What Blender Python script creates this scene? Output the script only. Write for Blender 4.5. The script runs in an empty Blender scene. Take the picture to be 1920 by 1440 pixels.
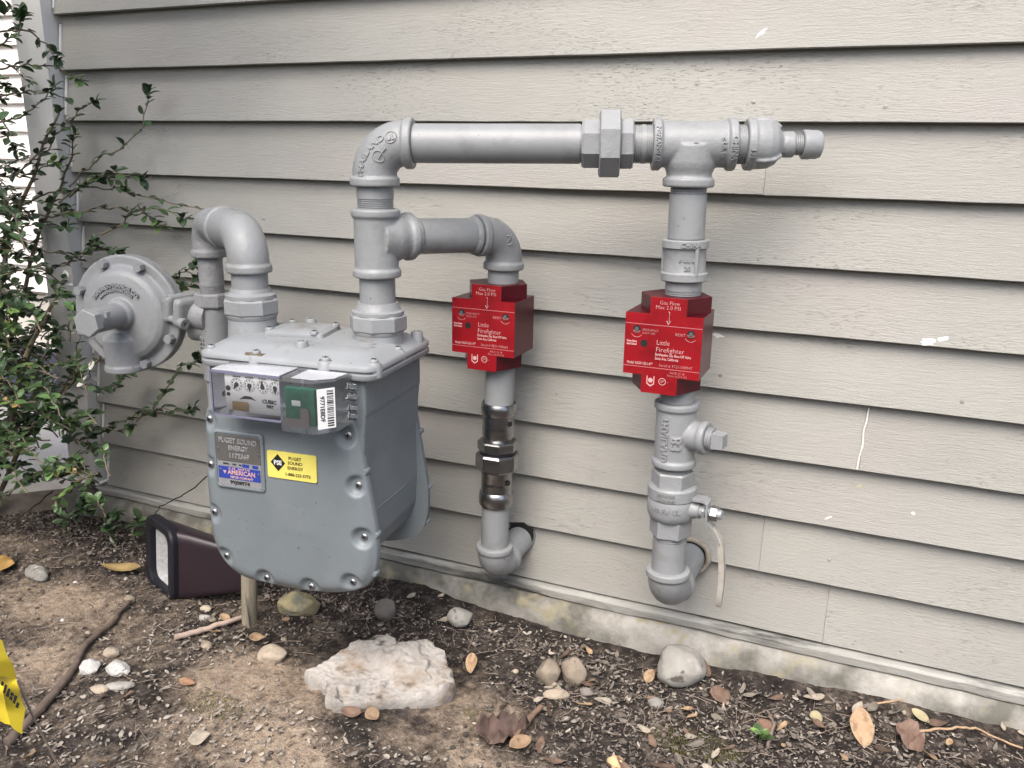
import bpy, bmesh, math, random
from math import sin, cos, pi, radians, sqrt, atan2
from mathutils import Vector, Matrix, noise
V = Vector
random.seed(11)
SC = bpy.context.scene
COL = SC.collection

# ---------------------------------------------------------------- camera, sky, sun, exposure
cam_d = bpy.data.cameras.new('camera'); cam = bpy.data.objects.new('camera', cam_d); COL.objects.link(cam)
cam_d.sensor_width = 36.0; cam_d.lens = 29.88; cam_d.clip_start = 0.02; cam_d.clip_end = 2000.0
cam.matrix_world = Matrix(((0.9180942, -0.1187762, 0.3781471, 0.0),
                           (0.3959963, 0.2338795, -0.8879681, -1.4193326),
                           (0.0170286, 0.9649832, 0.2617584, 0.8968990),
                           (0, 0, 0, 1)))
SC.camera = cam
W = bpy.data.worlds.new('World'); SC.world = W; W.use_nodes = True
wn = W.node_tree; bg = wn.nodes['Background']
sky = wn.nodes.new('ShaderNodeTexSky'); sky.sky_type = 'NISHITA'; sky.sun_disc = False
SUN_EL, SUN_AZ = radians(54), radians(176)        # azimuth measured clockwise from +Y
sky.sun_elevation = SUN_EL; sky.sun_rotation = SUN_AZ
sky.air_density = 1.0; sky.dust_density = 4.0; sky.ozone_density = 0.6
wn.links.new(sky.outputs[0], bg.inputs[0]); bg.inputs[1].default_value = 0.14; 
sd = bpy.data.lights.new('sun', 'SUN'); sun = bpy.data.objects.new('sun', sd); COL.objects.link(sun)
sd.energy = 1.8; sd.angle = radians(46); sd.color = (1.0, 0.97, 0.925)
sdir = V((sin(SUN_AZ) * cos(SUN_EL), cos(SUN_AZ) * cos(SUN_EL), sin(SUN_EL)))
sun.rotation_euler = (-sdir).to_track_quat('-Z', 'Y').to_euler(); sun.location = (0, -3, 5)
vs = SC.view_settings
vs.view_transform = 'Standard'; vs.look = 'None'; vs.gamma = 1.0; vs.use_curve_mapping = False; vs.exposure = 1.17

# ---------------------------------------------------------------- materials
MATS = {}
def lin(c):
    return tuple(((x / 12.92) if x <= 0.04045 else ((x + 0.055) / 1.055) ** 2.4) for x in c)
def mat(name, col, rough=0.5, metal=0.0, var=0.0, vscale=6.0, col2=None, c2scale=10.0, c2lo=0.55, c2hi=0.7, c2amt=1.0,
        bump=0.0, bscale=60.0, stretch=(1, 1, 1), bdetail=6.0, trans=0.0, ior=1.45, rand=0.0, spec=0.5, bdist=0.004, coat=0.0, sub=0.0,
        spots=None, sscale=120.0, slo=0.7, shi=0.76, xdirt=None):
    m = bpy.data.materials.new(name); m.use_nodes = True; nt = m.node_tree; N = nt.nodes; L = nt.links
    b = N['Principled BSDF']
    b.inputs['Roughness'].default_value = rough; b.inputs['Metallic'].default_value = metal
    b.inputs['Transmission Weight'].default_value = trans; b.inputs['IOR'].default_value = ior
    b.inputs['Specular IOR Level'].default_value = spec; b.inputs['Coat Weight'].default_value = coat
    if sub: b.inputs['Subsurface Weight'].default_value = sub
    tc = N.new('ShaderNodeTexCoord'); mp = N.new('ShaderNodeMapping'); mp.inputs['Scale'].default_value = stretch
    L.new(tc.outputs['Object'], mp.inputs['Vector'])
    oi = N.new('ShaderNodeObjectInfo')
    off = N.new('ShaderNodeVectorMath'); off.operation = 'MULTIPLY_ADD'
    off.inputs[1].default_value = (37.0, 19.0, 53.0)
    cmb = N.new('ShaderNodeCombineXYZ')
    for i in range(3): L.new(oi.outputs['Random'], cmb.inputs[i])
    L.new(cmb.outputs[0], off.inputs[0]); L.new(mp.outputs[0], off.inputs[2]); vec = off.outputs[0]
    col = tuple(x * .86 for x in col)
    if col2: col2 = tuple(x * .82 for x in col2)
    c = N.new('ShaderNodeRGB'); c.outputs[0].default_value = (*col, 1); out = c.outputs[0]
    def nz(scale, det=5.0, rg=0.6):
        n = N.new('ShaderNodeTexNoise'); n.inputs['Scale'].default_value = scale; n.inputs['Detail'].default_value = det
        n.inputs['Roughness'].default_value = rg; L.new(vec, n.inputs['Vector']); return n.outputs['Fac']
    def hsv(inp, fac_sock, lo, hi):
        h = N.new('ShaderNodeHueSaturation'); mr = N.new('ShaderNodeMapRange')
        mr.inputs['To Min'].default_value = lo; mr.inputs['To Max'].default_value = hi
        if fac_sock is not oi.outputs['Random']:
            mr.inputs['From Min'].default_value = 0.3; mr.inputs['From Max'].default_value = 0.7
        L.new(fac_sock, mr.inputs['Value']); L.new(mr.outputs[0], h.inputs['Value']); L.new(inp, h.inputs['Color']); return h.outputs[0]
    def mixc(inp, fac_sock, lo, hi, c2, amt):
        mr = N.new('ShaderNodeMapRange'); mr.inputs['From Min'].default_value = lo; mr.inputs['From Max'].default_value = hi
        mr.inputs['To Max'].default_value = amt; L.new(fac_sock, mr.inputs['Value'])
        x = N.new('ShaderNodeMix'); x.data_type = 'RGBA'; L.new(mr.outputs[0], x.inputs['Factor']); L.new(inp, x.inputs[6])
        x.inputs[7].default_value = (*c2, 1); return x.outputs[2]
    if var: out = hsv(out, nz(vscale), 1 - var, 1 + var)
    if rand: out = hsv(out, oi.outputs['Random'], 1 - rand, 1 + rand)
    def c2f():
        f = nz(c2scale, 8.0)
        if not xdirt: return f
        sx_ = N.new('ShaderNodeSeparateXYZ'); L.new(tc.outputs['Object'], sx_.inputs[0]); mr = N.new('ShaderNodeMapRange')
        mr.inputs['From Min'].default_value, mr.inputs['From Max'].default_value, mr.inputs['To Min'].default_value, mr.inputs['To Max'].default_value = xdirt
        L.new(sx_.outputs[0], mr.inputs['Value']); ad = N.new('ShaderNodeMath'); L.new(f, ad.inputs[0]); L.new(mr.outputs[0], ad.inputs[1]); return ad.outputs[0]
    if col2: out = mixc(out, c2f(), c2lo, c2hi, col2, c2amt)
    if spots: out = mixc(out, nz(sscale, 2.0), slo, shi, spots, 1.0)
    L.new(out, b.inputs['Base Color'])
    if bump:
        bp = N.new('ShaderNodeBump'); bp.inputs['Strength'].default_value = bump; bp.inputs['Distance'].default_value = bdist
        L.new(nz(bscale, bdetail, 0.65), bp.inputs['Height']); L.new(bp.outputs[0], b.inputs['Normal'])
    MATS[name] = m; return m

def siding_mat(name, col, strength=0.7, crack=0.42):
    m = bpy.data.materials.new(name); m.use_nodes = True; nt = m.node_tree; N = nt.nodes; L = nt.links; b = N['Principled BSDF']
    b.inputs['Roughness'].default_value = 0.62; b.inputs['Specular IOR Level'].default_value = 0.35
    tc = N.new('ShaderNodeTexCoord'); oi = N.new('ShaderNodeObjectInfo')
    cmb = N.new('ShaderNodeCombineXYZ')
    for i in range(3): L.new(oi.outputs['Random'], cmb.inputs[i])
    off = N.new('ShaderNodeVectorMath'); off.operation = 'MULTIPLY_ADD'; off.inputs[1].default_value = (41, 7, 23)
    L.new(cmb.outputs[0], off.inputs[0]); L.new(tc.outputs['Object'], off.inputs[2]); v0 = off.outputs[0]
    # gentle warp so that the grain wanders
    wz = N.new('ShaderNodeTexNoise'); wz.inputs['Scale'].default_value = 5.0; wz.inputs['Detail'].default_value = 2; L.new(v0, wz.inputs['Vector'])
    wv = N.new('ShaderNodeVectorMath'); wv.operation = 'MULTIPLY_ADD'; wv.inputs[1].default_value = (0.0, 0.0, 0.03)
    L.new(wz.outputs['Color'], wv.inputs[0]); L.new(v0, wv.inputs[2])
    def noise_n(scale, st, det=5, rg=0.6):
        mp = N.new('ShaderNodeMapping'); mp.inputs['Scale'].default_value = st; L.new(wv.outputs[0], mp.inputs['Vector'])
        n = N.new('ShaderNodeTexNoise'); n.inputs['Scale'].default_value = scale; n.inputs['Detail'].default_value = det
        n.inputs['Roughness'].default_value = rg; L.new(mp.outputs[0], n.inputs['Vector']); return n.outputs['Fac']
    def rng(s, a, bb, lo=0.0, hi=1.0):
        r = N.new('ShaderNodeMapRange'); r.inputs['From Min'].default_value = a; r.inputs['From Max'].default_value = bb
        r.inputs['To Min'].default_value = lo; r.inputs['To Max'].default_value = hi; L.new(s, r.inputs['Value']); return r.outputs[0]
    def mth(op, a, bb):
        x = N.new('ShaderNodeMath'); x.operation = op
        for i, s in enumerate((a, bb)):
            if isinstance(s, (int, float)): x.inputs[i].default_value = s
            else: L.new(s, x.inputs[i])
        return x.outputs[0]
    grain = noise_n(1.0, (30, 60, 380), 6, 0.65)
    fine = noise_n(1.0, (190, 300, 560), 3, 0.65)
    cr = rng(noise_n(1.0, (85, 60, 640), 3, 0.62), 0.605, 0.66)          # short checks along the grain
    zone = rng(noise_n(3.2, (1, 1, 2.4), 3), 0.45, 0.66)
    cr = mth('MULTIPLY', cr, zone)
    blotch = noise_n(2.6, (1, 1, 2), 4)
    h = mth('ADD', mth('MULTIPLY', grain, 0.9), mth('MULTIPLY', fine, 0.6))
    h = mth('SUBTRACT', h, mth('MULTIPLY', cr, 0.75))
    bp = N.new('ShaderNodeBump'); bp.inputs['Strength'].default_value = strength; bp.inputs['Distance'].default_value = 0.0016
    L.new(h, bp.inputs['Height']); L.new(bp.outputs[0], b.inputs['Normal'])
    c = N.new('ShaderNodeRGB'); c.outputs[0].default_value = (*col, 1)
    hs = N.new('ShaderNodeHueSaturation'); L.new(c.outputs[0], hs.inputs['Color'])
    L.new(mth('ADD', rng(blotch, 0.3, 0.7, 0.93, 1.05), rng(oi.outputs['Random'], 0, 1, -0.02, 0.02)), hs.inputs['Value'])
    x = N.new('ShaderNodeMix'); x.data_type = 'RGBA'; L.new(hs.outputs[0], x.inputs[6]); x.inputs[7].default_value = (col[0] * .42, col[1] * .40, col[2] * .38, 1)
    L.new(mth('MULTIPLY', cr, crack), x.inputs['Factor'])
    pk = N.new('ShaderNodeMix'); pk.data_type = 'RGBA'; L.new(x.outputs[2], pk.inputs[6]); pk.inputs[7].default_value = (col[0] * 1.06, col[1] * 1.0, col[2] * 1.03, 1)
    L.new(rng(noise_n(2.1, (1, 1, 1.6), 2), 0.56, 0.7, 0, 0.55), pk.inputs['Factor'])
    L.new(pk.outputs[2], b.inputs['Base Color'])
    MATS[name] = m; return m

SIDING = siding_mat('siding_paint', (0.302, 0.296, 0.270))
WHITE_SIDING = siding_mat('white_siding_paint', (0.72, 0.69, 0.66), 0.35, 0.2)
TRIM = mat('trim_paint', (0.74, 0.73, 0.70), 0.6, var=.06, vscale=9, bump=.25, bscale=90, stretch=(1, 1, .25))
CAULK = mat('caulk_white', (0.66, 0.65, 0.62), 0.5)
SILLWOOD = mat('sill_grey_wood', (0.33, 0.325, 0.30), 0.85, var=.28, vscale=14, col2=(0.06, 0.06, 0.055), c2scale=22, c2lo=.50, c2hi=.66, bump=.7, bscale=60, stretch=(.25, 1, 1.5))
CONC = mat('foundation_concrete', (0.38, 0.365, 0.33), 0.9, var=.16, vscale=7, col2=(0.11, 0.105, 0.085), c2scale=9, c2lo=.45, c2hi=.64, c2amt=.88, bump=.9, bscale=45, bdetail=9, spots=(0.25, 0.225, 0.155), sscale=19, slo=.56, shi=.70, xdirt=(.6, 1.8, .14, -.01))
PATH = mat('path_concrete', (0.55, 0.52, 0.48), 0.9, var=.12, vscale=5, bump=.5, bscale=70)
GREY = mat('grey_pipe_paint', (0.262, 0.272, 0.278), 0.40, var=.07, vscale=18, bump=.2, bscale=120, bdetail=4, bdist=.002, col2=(0.20, 0.20, 0.19), c2scale=22, c2lo=.54, c2hi=.72, c2amt=.6, spots=(.10, .085, .07), sscale=95, slo=.735, shi=.77)
CAST = mat('grey_cast_paint', (0.268, 0.277, 0.283), 0.43, var=.07, vscale=14, bump=.4, bscale=85, bdetail=5, bdist=.0025, col2=(0.20, 0.20, 0.185), c2scale=20, c2lo=.54, c2hi=.74, c2amt=.6, spots=(.10, .085, .07), sscale=90, slo=.735, shi=.77)
OLDPAINT = mat('crusty_grey_paint', (0.27, 0.275, 0.28), 0.5, var=.12, vscale=30, bump=.65, bscale=75, bdetail=5, bdist=.004)
METER = mat('meter_blue_grey_paint', (0.172, 0.197, 0.211), 0.42, var=.09, vscale=7, bump=.16, bscale=110, bdist=.002, col2=(0.215, 0.24, 0.255), c2scale=9, c2lo=.52, c2hi=.7, c2amt=.6, spots=(0.075, 0.08, 0.08), sscale=150, slo=.70, shi=.75)
COVER = mat('meter_cover_paint', (0.27, 0.285, 0.295), 0.5, var=.08, vscale=10, bump=.12, bscale=120, bdist=.002, col2=(0.15, 0.13, 0.10), c2scale=15, c2lo=.54, c2hi=.70, c2amt=.7, spots=(0.05, 0.045, 0.04), sscale=90, slo=.70, shi=.74)
STEEL = mat('bright_steel', (0.46, 0.46, 0.47), 0.42, 1.0, var=.1, vscale=20, bump=.05, bscale=200)
PRESS = mat('pressed_steel', (0.36, 0.36, 0.365), 0.27, 1.0, var=.18, vscale=25, stretch=(1, 1, 4), bump=.05, bscale=120)
ZINC = mat('zinc_handle', (0.42, 0.43, 0.44), 0.5, 0.5, var=.12, vscale=30)
BEIGE = mat('beige_vinyl_grip', (0.38, 0.355, 0.31), 0.55, var=.12, vscale=40, col2=(0.16, 0.11, 0.07), c2scale=45, c2lo=.6, c2hi=.68)
RED = mat('red_anodised', (0.36, 0.010, 0.017), 0.38, 0.3, var=.14, vscale=14, bump=.06, bscale=250, col2=(0.25, 0.007, 0.013), c2scale=18, c2lo=.5, c2hi=.7)
DRED = mat('dark_red_anodised', (0.085, 0.004, 0.011), 0.34, 0.35, var=.06, vscale=20)
INK = mat('white_print', (0.62, 0.36, 0.345), 0.6)
BLACK = mat('black_print', (0.015, 0.015, 0.016), 0.5)
HOLE = mat('dark_hole', (0.012, 0.010, 0.010), 0.7)
WHITEP = mat('white_dial_plate', (0.86, 0.86, 0.85), 0.45)
BRASS = mat('tan_tag', (0.42, 0.30, 0.12), 0.5, var=.15, vscale=60)
CLEAR = None
def clear_mat(name, col, rough, dif=0.035):
    m = bpy.data.materials.new(name); m.use_nodes = True; nt = m.node_tree; N = nt.nodes; L = nt.links
    N.remove(N['Principled BSDF']); o = N['Material Output']
    t = N.new('ShaderNodeBsdfTransparent'); t.inputs[0].default_value = (*col, 1)
    g = N.new('ShaderNodeBsdfGlossy'); g.inputs['Roughness'].default_value = rough; g.inputs[0].default_value = (1, 1, 1, 1)
    d = N.new('ShaderNodeBsdfDiffuse'); d.inputs[0].default_value = (0.75, 0.77, 0.82, 1)
    fr = N.new('ShaderNodeFresnel'); fr.inputs[0].default_value = 1.5
    a = N.new('ShaderNodeMixShader'); a.inputs[0].default_value = dif; L.new(t.outputs[0], a.inputs[1]); L.new(d.outputs[0], a.inputs[2])
    x = N.new('ShaderNodeMixShader'); L.new(fr.outputs[0], x.inputs[0]); L.new(a.outputs[0], x.inputs[1]); L.new(g.outputs[0], x.inputs[2])
    L.new(x.outputs[0], o.inputs[0]); MATS[name] = m; return m
CLEAR = clear_mat('clear_plastic', (0.975, 0.98, 0.99), 0.08)
LIDM = clear_mat('sky_white_lid', (0.95, 0.96, 0.98), 0.15, 0.5)  # white diffuse mixed in stands for sky reflection on the clear lids
PURPLE = mat('plastic_edge_tint', (0.24, 0.24, 0.34), 0.2, trans=.3)
BASEP = mat('pale_plastic_base', (0.42, 0.43, 0.48), 0.4)
PCB = mat('green_board', (0.015, 0.15, 0.085), 0.4, var=.35, vscale=35)
GREYBRN = mat('grey_brown_tag', (0.20, 0.175, 0.16), 0.6)
YEL = mat('yellow_sticker', (0.78, 0.68, 0.15), 0.5, var=.04, vscale=40)
PLATE = mat('aluminium_plate', (0.36, 0.35, 0.33), 0.38, .8, var=.12, vscale=40)
PLATE2 = mat('aluminium_plate_light', (0.55, 0.56, 0.58), 0.4, .6, var=.1, vscale=60)
BLUE = mat('blue_print', (0.03, 0.055, 0.30), 0.45)
BRONZE = mat('maroon_bronze_paint', (0.022, 0.014, 0.019), 0.38, var=.15, vscale=14, bump=.05, bscale=80)
RUBBER = mat('black_rim', (0.012, 0.012, 0.018), 0.45)
FROST = mat('speckled_liner', (0.38, 0.385, 0.39), 0.5, var=.2, vscale=120, spots=(0.12, 0.12, 0.12), sscale=260, slo=.66, shi=.74)  # pale speckled inside of the drain spout
STAKE = mat('grey_stake_wood', (0.27, 0.24, 0.18), 0.85, var=.25, vscale=14, stretch=(4, 4, .5), bump=.8, bscale=40, col2=(0.07, 0.06, 0.05), c2scale=16, c2lo=.6, c2hi=.7)
BARK = mat('twig_bark', (0.10, 0.075, 0.06), 0.85, var=.3, vscale=30, bump=.4, bscale=90, rand=.3)
TWIG = mat('pale_twig', (0.30, 0.23, 0.19), 0.8, var=.25, vscale=30, rand=.3)
STEMM = mat('shrub_stem', (0.16, 0.13, 0.085), 0.75, var=.3, vscale=20)
LEAFD = mat('leaf_dark_green', (0.066, 0.112, 0.052), 0.30, rand=.5, var=.35, vscale=60)
LEAFM = mat('leaf_green', (0.085, 0.155, 0.055), 0.36, rand=.4, var=.2, vscale=60)
LEAFL = mat('leaf_fresh_green', (0.16, 0.26, 0.07), 0.4, rand=.3, var=.15, vscale=60)
LEAFP = mat('leaf_pale_underside', (0.55, 0.56, 0.50), 0.5, rand=.15)
LEAFY = mat('leaf_yellowing', (0.28, 0.20, 0.07), 0.5, rand=.3, var=.3, vscale=60)
DRY1 = mat('dry_leaf_tan', (0.30, 0.205, 0.125), 0.75, rand=.35, var=.35, col2=(.16, .09, .05), c2scale=50, c2lo=.52, c2hi=.64, c2amt=.7, vscale=50, bump=.3, bscale=120)
DRY2 = mat('dry_leaf_brown', (0.12, 0.077, 0.055), 0.75, rand=.3, var=.3, vscale=40, bump=.4, bscale=100)
DRY3 = mat('dry_leaf_grey', (0.26, 0.225, 0.18), 0.75, rand=.35, var=.25, vscale=60)
LITTER = mat('litter', (0.14, 0.118, 0.10), 0.8, var=.8, vscale=45, col2=(0.40, 0.35, 0.29), c2scale=70, c2lo=.57, c2hi=.63)
ROCKW = mat('pale_limestone', (0.385, 0.36, 0.33), 0.9, var=.22, vscale=14, bump=1.0, bscale=55, bdetail=9, col2=(0.27, 0.20, 0.135), c2scale=15, c2lo=.52, c2hi=.66, c2amt=.8, spots=(0.075, 0.07, 0.06), sscale=30, slo=.60, shi=.72, bdist=.005)
ROCKG = mat('grey_stone', (0.27, 0.26, 0.235), 0.85, var=.2, vscale=16, bump=.6, bscale=45, rand=.2, col2=(0.46, 0.44, 0.40), c2scale=14, c2lo=.50, c2hi=.62, spots=(.10, .09, .075), sscale=40, slo=.63, shi=.70)
ROCKT = mat('tan_stone', (0.33, 0.275, 0.21), 0.85, var=.18, vscale=20, bump=.5, bscale=60, rand=.25, col2=(0.19, 0.155, 0.12), c2scale=22, c2lo=.52, c2hi=.66, spots=(.10, .08, .06), sscale=60, slo=.66, shi=.72)
ROCKY = mat('mossy_yellow_stone', (0.31, 0.27, 0.16), 0.9, var=.25, vscale=25, bump=.7, bscale=50, col2=(0.16, 0.16, 0.12), c2scale=22, c2lo=.5, c2hi=.6)
ROCKB = mat('grey_brown_stone', (0.19, 0.17, 0.15), 0.85, var=.2, vscale=25, bump=.5, bscale=60, col2=(0.30, 0.24, 0.13), c2scale=18, c2lo=.55, c2hi=.65)
CHALK = mat('white_chalky_stone', (0.52, 0.51, 0.485), 0.9, var=.25, vscale=60, bump=.9, bscale=90, spots=(0.20, 0.19, 0.17), sscale=130, slo=.66, shi=.72, rand=.1)
PEB = mat('pebble_mix', (0.25, 0.22, 0.185), 0.85, var=.6, vscale=32, bump=.3, bscale=90)
RIBBON = mat('yellow_ribbon', (0.72, 0.56, 0.04), 0.4, var=.08, vscale=20, sub=0)
MOSS = mat('dry_moss', (0.15, 0.14, 0.045), 0.9, var=.45, vscale=60)
TIMBER = mat('timber_curb_wood', (0.15, 0.125, 0.105), 0.85, var=.35, vscale=10, stretch=(.3, 2, 2), bump=.8, bscale=30)
MUD = mat('dark_stone_block', (0.12, 0.12, 0.105), 0.9, var=.3, vscale=14, bump=.8, bscale=30, col2=(0.32, 0.32, 0.30), c2scale=9, c2lo=.6, c2hi=.72)
NAVY = mat('navy_cloth', (0.018, 0.02, 0.045), 0.5, var=.2, vscale=20)
STRIPE = mat('white_stripe', (0.8, 0.79, 0.8), 0.4)
ORANGE = mat('orange_yellow_plastic', (0.75, 0.42, 0.05), 0.4)
REDISH = mat('faded_red_plastic', (0.55, 0.16, 0.13), 0.5)

def soil_mat():
    m = bpy.data.materials.new('soil'); m.use_nodes = True; nt = m.node_tree; N = nt.nodes; L = nt.links; b = N['Principled BSDF']
    b.inputs['Roughness'].default_value = 0.95; b.inputs['Specular IOR Level'].default_value = 0.2
    tc = N.new('ShaderNodeTexCoord'); at = N.new('ShaderNodeAttribute'); at.attribute_name = 'sand'
    def nz(s, d=6, r=.65):
        n = N.new('ShaderNodeTexNoise'); n.inputs['Scale'].default_value = s; n.inputs['Detail'].default_value = d; n.inputs['Roughness'].default_value = r
        L.new(tc.outputs['Object'], n.inputs['Vector']); return n.outputs['Fac']
    def mth(op, a, bb):
        x = N.new('ShaderNodeMath'); x.operation = op; x.use_clamp = False
        for i, s in enumerate((a, bb)):
            if isinstance(s, (int, float)): x.inputs[i].default_value = s
            else: L.new(s, x.inputs[i])
        return x.outputs[0]
    def ramp(s, stops):
        r = N.new('ShaderNodeValToRGB'); L.new(s, r.inputs[0]); e = r.color_ramp.elements
        while len(e) > 1: e.remove(e[-1])
        e[0].position = stops[0][0]; e[0].color = (*stops[0][1], 1)
        for p, c in stops[1:]:
            q = e.new(p); q.color = (*c, 1)
        return r.outputs[0]
    dark = ramp(nz(38, 8, .7), [(0.34, (0.012, 0.010, 0.009)), (0.5, (0.032, 0.026, 0.023)), (0.62, (0.07, 0.058, 0.050)), (0.74, (0.15, 0.125, 0.105))])
    tan = ramp(nz(60, 10, .8), [(0.30, (0.10, 0.070, 0.052)), (0.48, (0.265, 0.205, 0.152)), (0.60, (0.355, 0.285, 0.218)), (0.75, (0.45, 0.39, 0.32))])
    f = mth('ADD', at.outputs['Fac'], mth('ADD', mth('MULTIPLY', mth('SUBTRACT', nz(11, 9, .75), .5), 2.3), mth('MULTIPLY', mth('SUBTRACT', nz(60, 6, .7), .5), 1.0)))
    mr = N.new('ShaderNodeMapRange'); mr.inputs['From Min'].default_value = .10; mr.inputs['From Max'].default_value = .88; L.new(f, mr.inputs['Value'])
    x = N.new('ShaderNodeMix'); x.data_type = 'RGBA'; L.new(mr.outputs[0], x.inputs['Factor']); L.new(dark, x.inputs[6]); L.new(tan, x.inputs[7])
    L.new(x.outputs[2], b.inputs['Base Color'])
    bp = N.new('ShaderNodeBump'); bp.inputs['Strength'].default_value = 1.0; bp.inputs['Distance'].default_value = 0.006
    L.new(mth('ADD', nz(90, 6, .7), mth('MULTIPLY', nz(320, 3, .6), .45)), bp.inputs['Height']); L.new(bp.outputs[0], b.inputs['Normal'])
    MATS['soil'] = m; return m
SOIL = soil_mat()

# ---------------------------------------------------------------- helpers
def frame(ax, ref=None):
    ax = V(ax).normalized()
    ref = V(ref) if ref is not None else (V((0, 0, 1)) if abs(ax.z) < 0.9 else V((1, 0, 0)))
    a = (ref - ax * ref.dot(ax)).normalized(); return ax, a, ax.cross(a)

class MB:
    def __init__(s): s.v = []; s.f = []
    def add(s, vs, fs):
        o = len(s.v); s.v += [V(p) for p in vs]; s.f += [tuple(i + o for i in f) for f in fs]; return s
    def rings(s, rings, cap0=True, cap1=True, closed=True):
        n = len(rings[0]); o = len(s.v)
        for r in rings: s.v += [V(p) for p in r]
        for i in range(len(rings) - 1):
            for j in range(n if closed else n - 1):
                k = (j + 1) % n
                s.f.append((o + i * n + j, o + i * n + k, o + (i + 1) * n + k, o + (i + 1) * n + j))
        if cap0: s.f.append(tuple(o + j for j in reversed(range(n))))
        if cap1: s.f.append(tuple(o + (len(rings) - 1) * n + j for j in range(n)))
        return s
    def lathe(s, p, ax, prof, seg=40, ref=None, phase=0.0):
        ax, a, b = frame(ax, ref); p = V(p); R = []
        for t, r in prof:
            c = p + ax * t; R.append([c + (a * cos(phase + 2 * pi * j / seg) + b * sin(phase + 2 * pi * j / seg)) * max(r, 1e-5) for j in range(seg)])
        return s.rings(R)
    def sweep(s, path, radii, seg=28, cap=True):
        path = [V(p) for p in path]; n = len(path); R = []
        t0 = (path[1] - path[0]).normalized(); _, a, b = frame(t0)
        for i in range(n):
            t = ((path[i + 1] - path[i]) if i == 0 else (path[i] - path[i - 1]) if i == n - 1 else (path[i + 1] - path[i - 1]))
            t = t.normalized() if t.length > 1e-9 else t0
            q = t0.rotation_difference(t); a = q @ a; a = (a - t * a.dot(t)).normalized(); b = t.cross(a); t0 = t
            r = radii[i] if isinstance(radii, (list, tuple)) else radii
            R.append([path[i] + (a * cos(2 * pi * j / seg) + b * sin(2 * pi * j / seg)) * r for j in range(seg)])
        return s.rings(R, cap, cap)
    def box(s, lo, hi, M=None, bev=0.0):
        bm = bmesh.new(); lo = V(lo); hi = V(hi)
        bmesh.ops.create_cube(bm, size=1.0)
        for v in bm.verts: v.co = V(((lo[i] + hi[i]) / 2 + v.co[i] * (hi[i] - lo[i]) for i in range(3)))
        if bev: bmesh.ops.bevel(bm, geom=bm.edges[:], offset=bev, segments=2, affect='EDGES', profile=.5)
        return s.bm(bm, M)
    def bm(s, bm, M=None):
        bm.verts.index_update(); o = len(s.v)
        s.v += [(M @ v.co if M else v.co.copy()) for v in bm.verts]; s.f += [tuple(o + v.index for v in f.verts) for f in bm.faces]; bm.free(); return s
    def prism(s, pts, fn, d0, d1):
        """pts 2-D outline, fn(a,b,d)->world"""
        return s.rings([[fn(a, b, d0) for a, b in pts], [fn(a, b, d1) for a, b in pts]])
    def text(s, txt, fn, size, ext=0.0006, off=0.0, align='CENTER', sx=1.0):
        vs_, fs = text_mesh(txt, size, ext, off, align)
        return s.add([fn(p[0] * sx, p[1], p[2]) for p in vs_], fs)
    def move(s, M):
        s.v = [M @ p for p in s.v]; return s
    def build(s, name, m, parent=None, smooth=35, label=None):
        me = bpy.data.meshes.new(name); off = root_loc(parent) if parent else V((0, 0, 0))
        me.from_pydata([tuple(p - off) for p in s.v], [], s.f); me.validate(); me.update()
        o = bpy.data.objects.new(name, me); COL.objects.link(o)
        if m: me.materials.append(m)
        bm = bmesh.new(); bm.from_mesh(me); bmesh.ops.recalc_face_normals(bm, faces=bm.faces[:]); bm.to_mesh(me); bm.free()
        if smooth:
            me.polygons.foreach_set('use_smooth', [True] * len(me.polygons))
            if smooth < 180: me.set_sharp_from_angle(angle=radians(smooth))
        if parent: o.parent = parent
        if label: o['label'] = label
        return o
    def fuse(s, voxel=0.0016, it=6, fac=0.5):
        me = bpy.data.meshes.new('tmp'); me.from_pydata([tuple(p) for p in s.v], [], s.f); me.update()
        bm = bmesh.new(); bm.from_mesh(me); bmesh.ops.recalc_face_normals(bm, faces=bm.faces[:]); bm.to_mesh(me); bm.free()
        o = bpy.data.objects.new('tmp', me); COL.objects.link(o)
        r = o.modifiers.new('r', 'REMESH'); r.mode = 'VOXEL'; r.voxel_size = voxel
        q = o.modifiers.new('s', 'SMOOTH'); q.iterations = it; q.factor = fac
        dg = bpy.context.evaluated_depsgraph_get(); ev = o.evaluated_get(dg); m2 = ev.to_mesh()
        s.v = [v.co.copy() for v in m2.vertices]; s.f = [tuple(p.vertices) for p in m2.polygons]
        ev.to_mesh_clear(); bpy.data.objects.remove(o); bpy.data.meshes.remove(me); return s

def root_loc(o):
    while o.parent: o = o.parent
    return V(o.location)
_tx = {}
def text_mesh(txt, size, ext, off, align):
    key = (txt, size, ext, off, align)
    if key not in _tx:
        cu = bpy.data.curves.new('t', 'FONT'); cu.body = txt; cu.size = size; cu.extrude = ext; cu.offset = off; cu.align_x = align; cu.align_y = 'CENTER'
        cu.resolution_u = 2
        o = bpy.data.objects.new('t', cu); COL.objects.link(o)
        dg = bpy.context.evaluated_depsgraph_get(); ev = o.evaluated_get(dg); me = ev.to_mesh()
        _tx[key] = ([tuple(v.co) for v in me.vertices], [tuple(p.vertices) for p in me.polygons])
        ev.to_mesh_clear(); bpy.data.objects.remove(o); bpy.data.curves.remove(cu)
    return _tx[key]
def tag(o, label, cat, group=None, kind=None):
    if label: o['label'] = label
    if cat: o['category'] = cat
    if group: o['group'] = group
    if kind: o['kind'] = kind
    return o
def thing(name, loc, label, cat, group=None):
    o = bpy.data.objects.new(name, None); COL.objects.link(o); o.location = loc; o.empty_display_size = .05
    return tag(o, label, cat, group)
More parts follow.
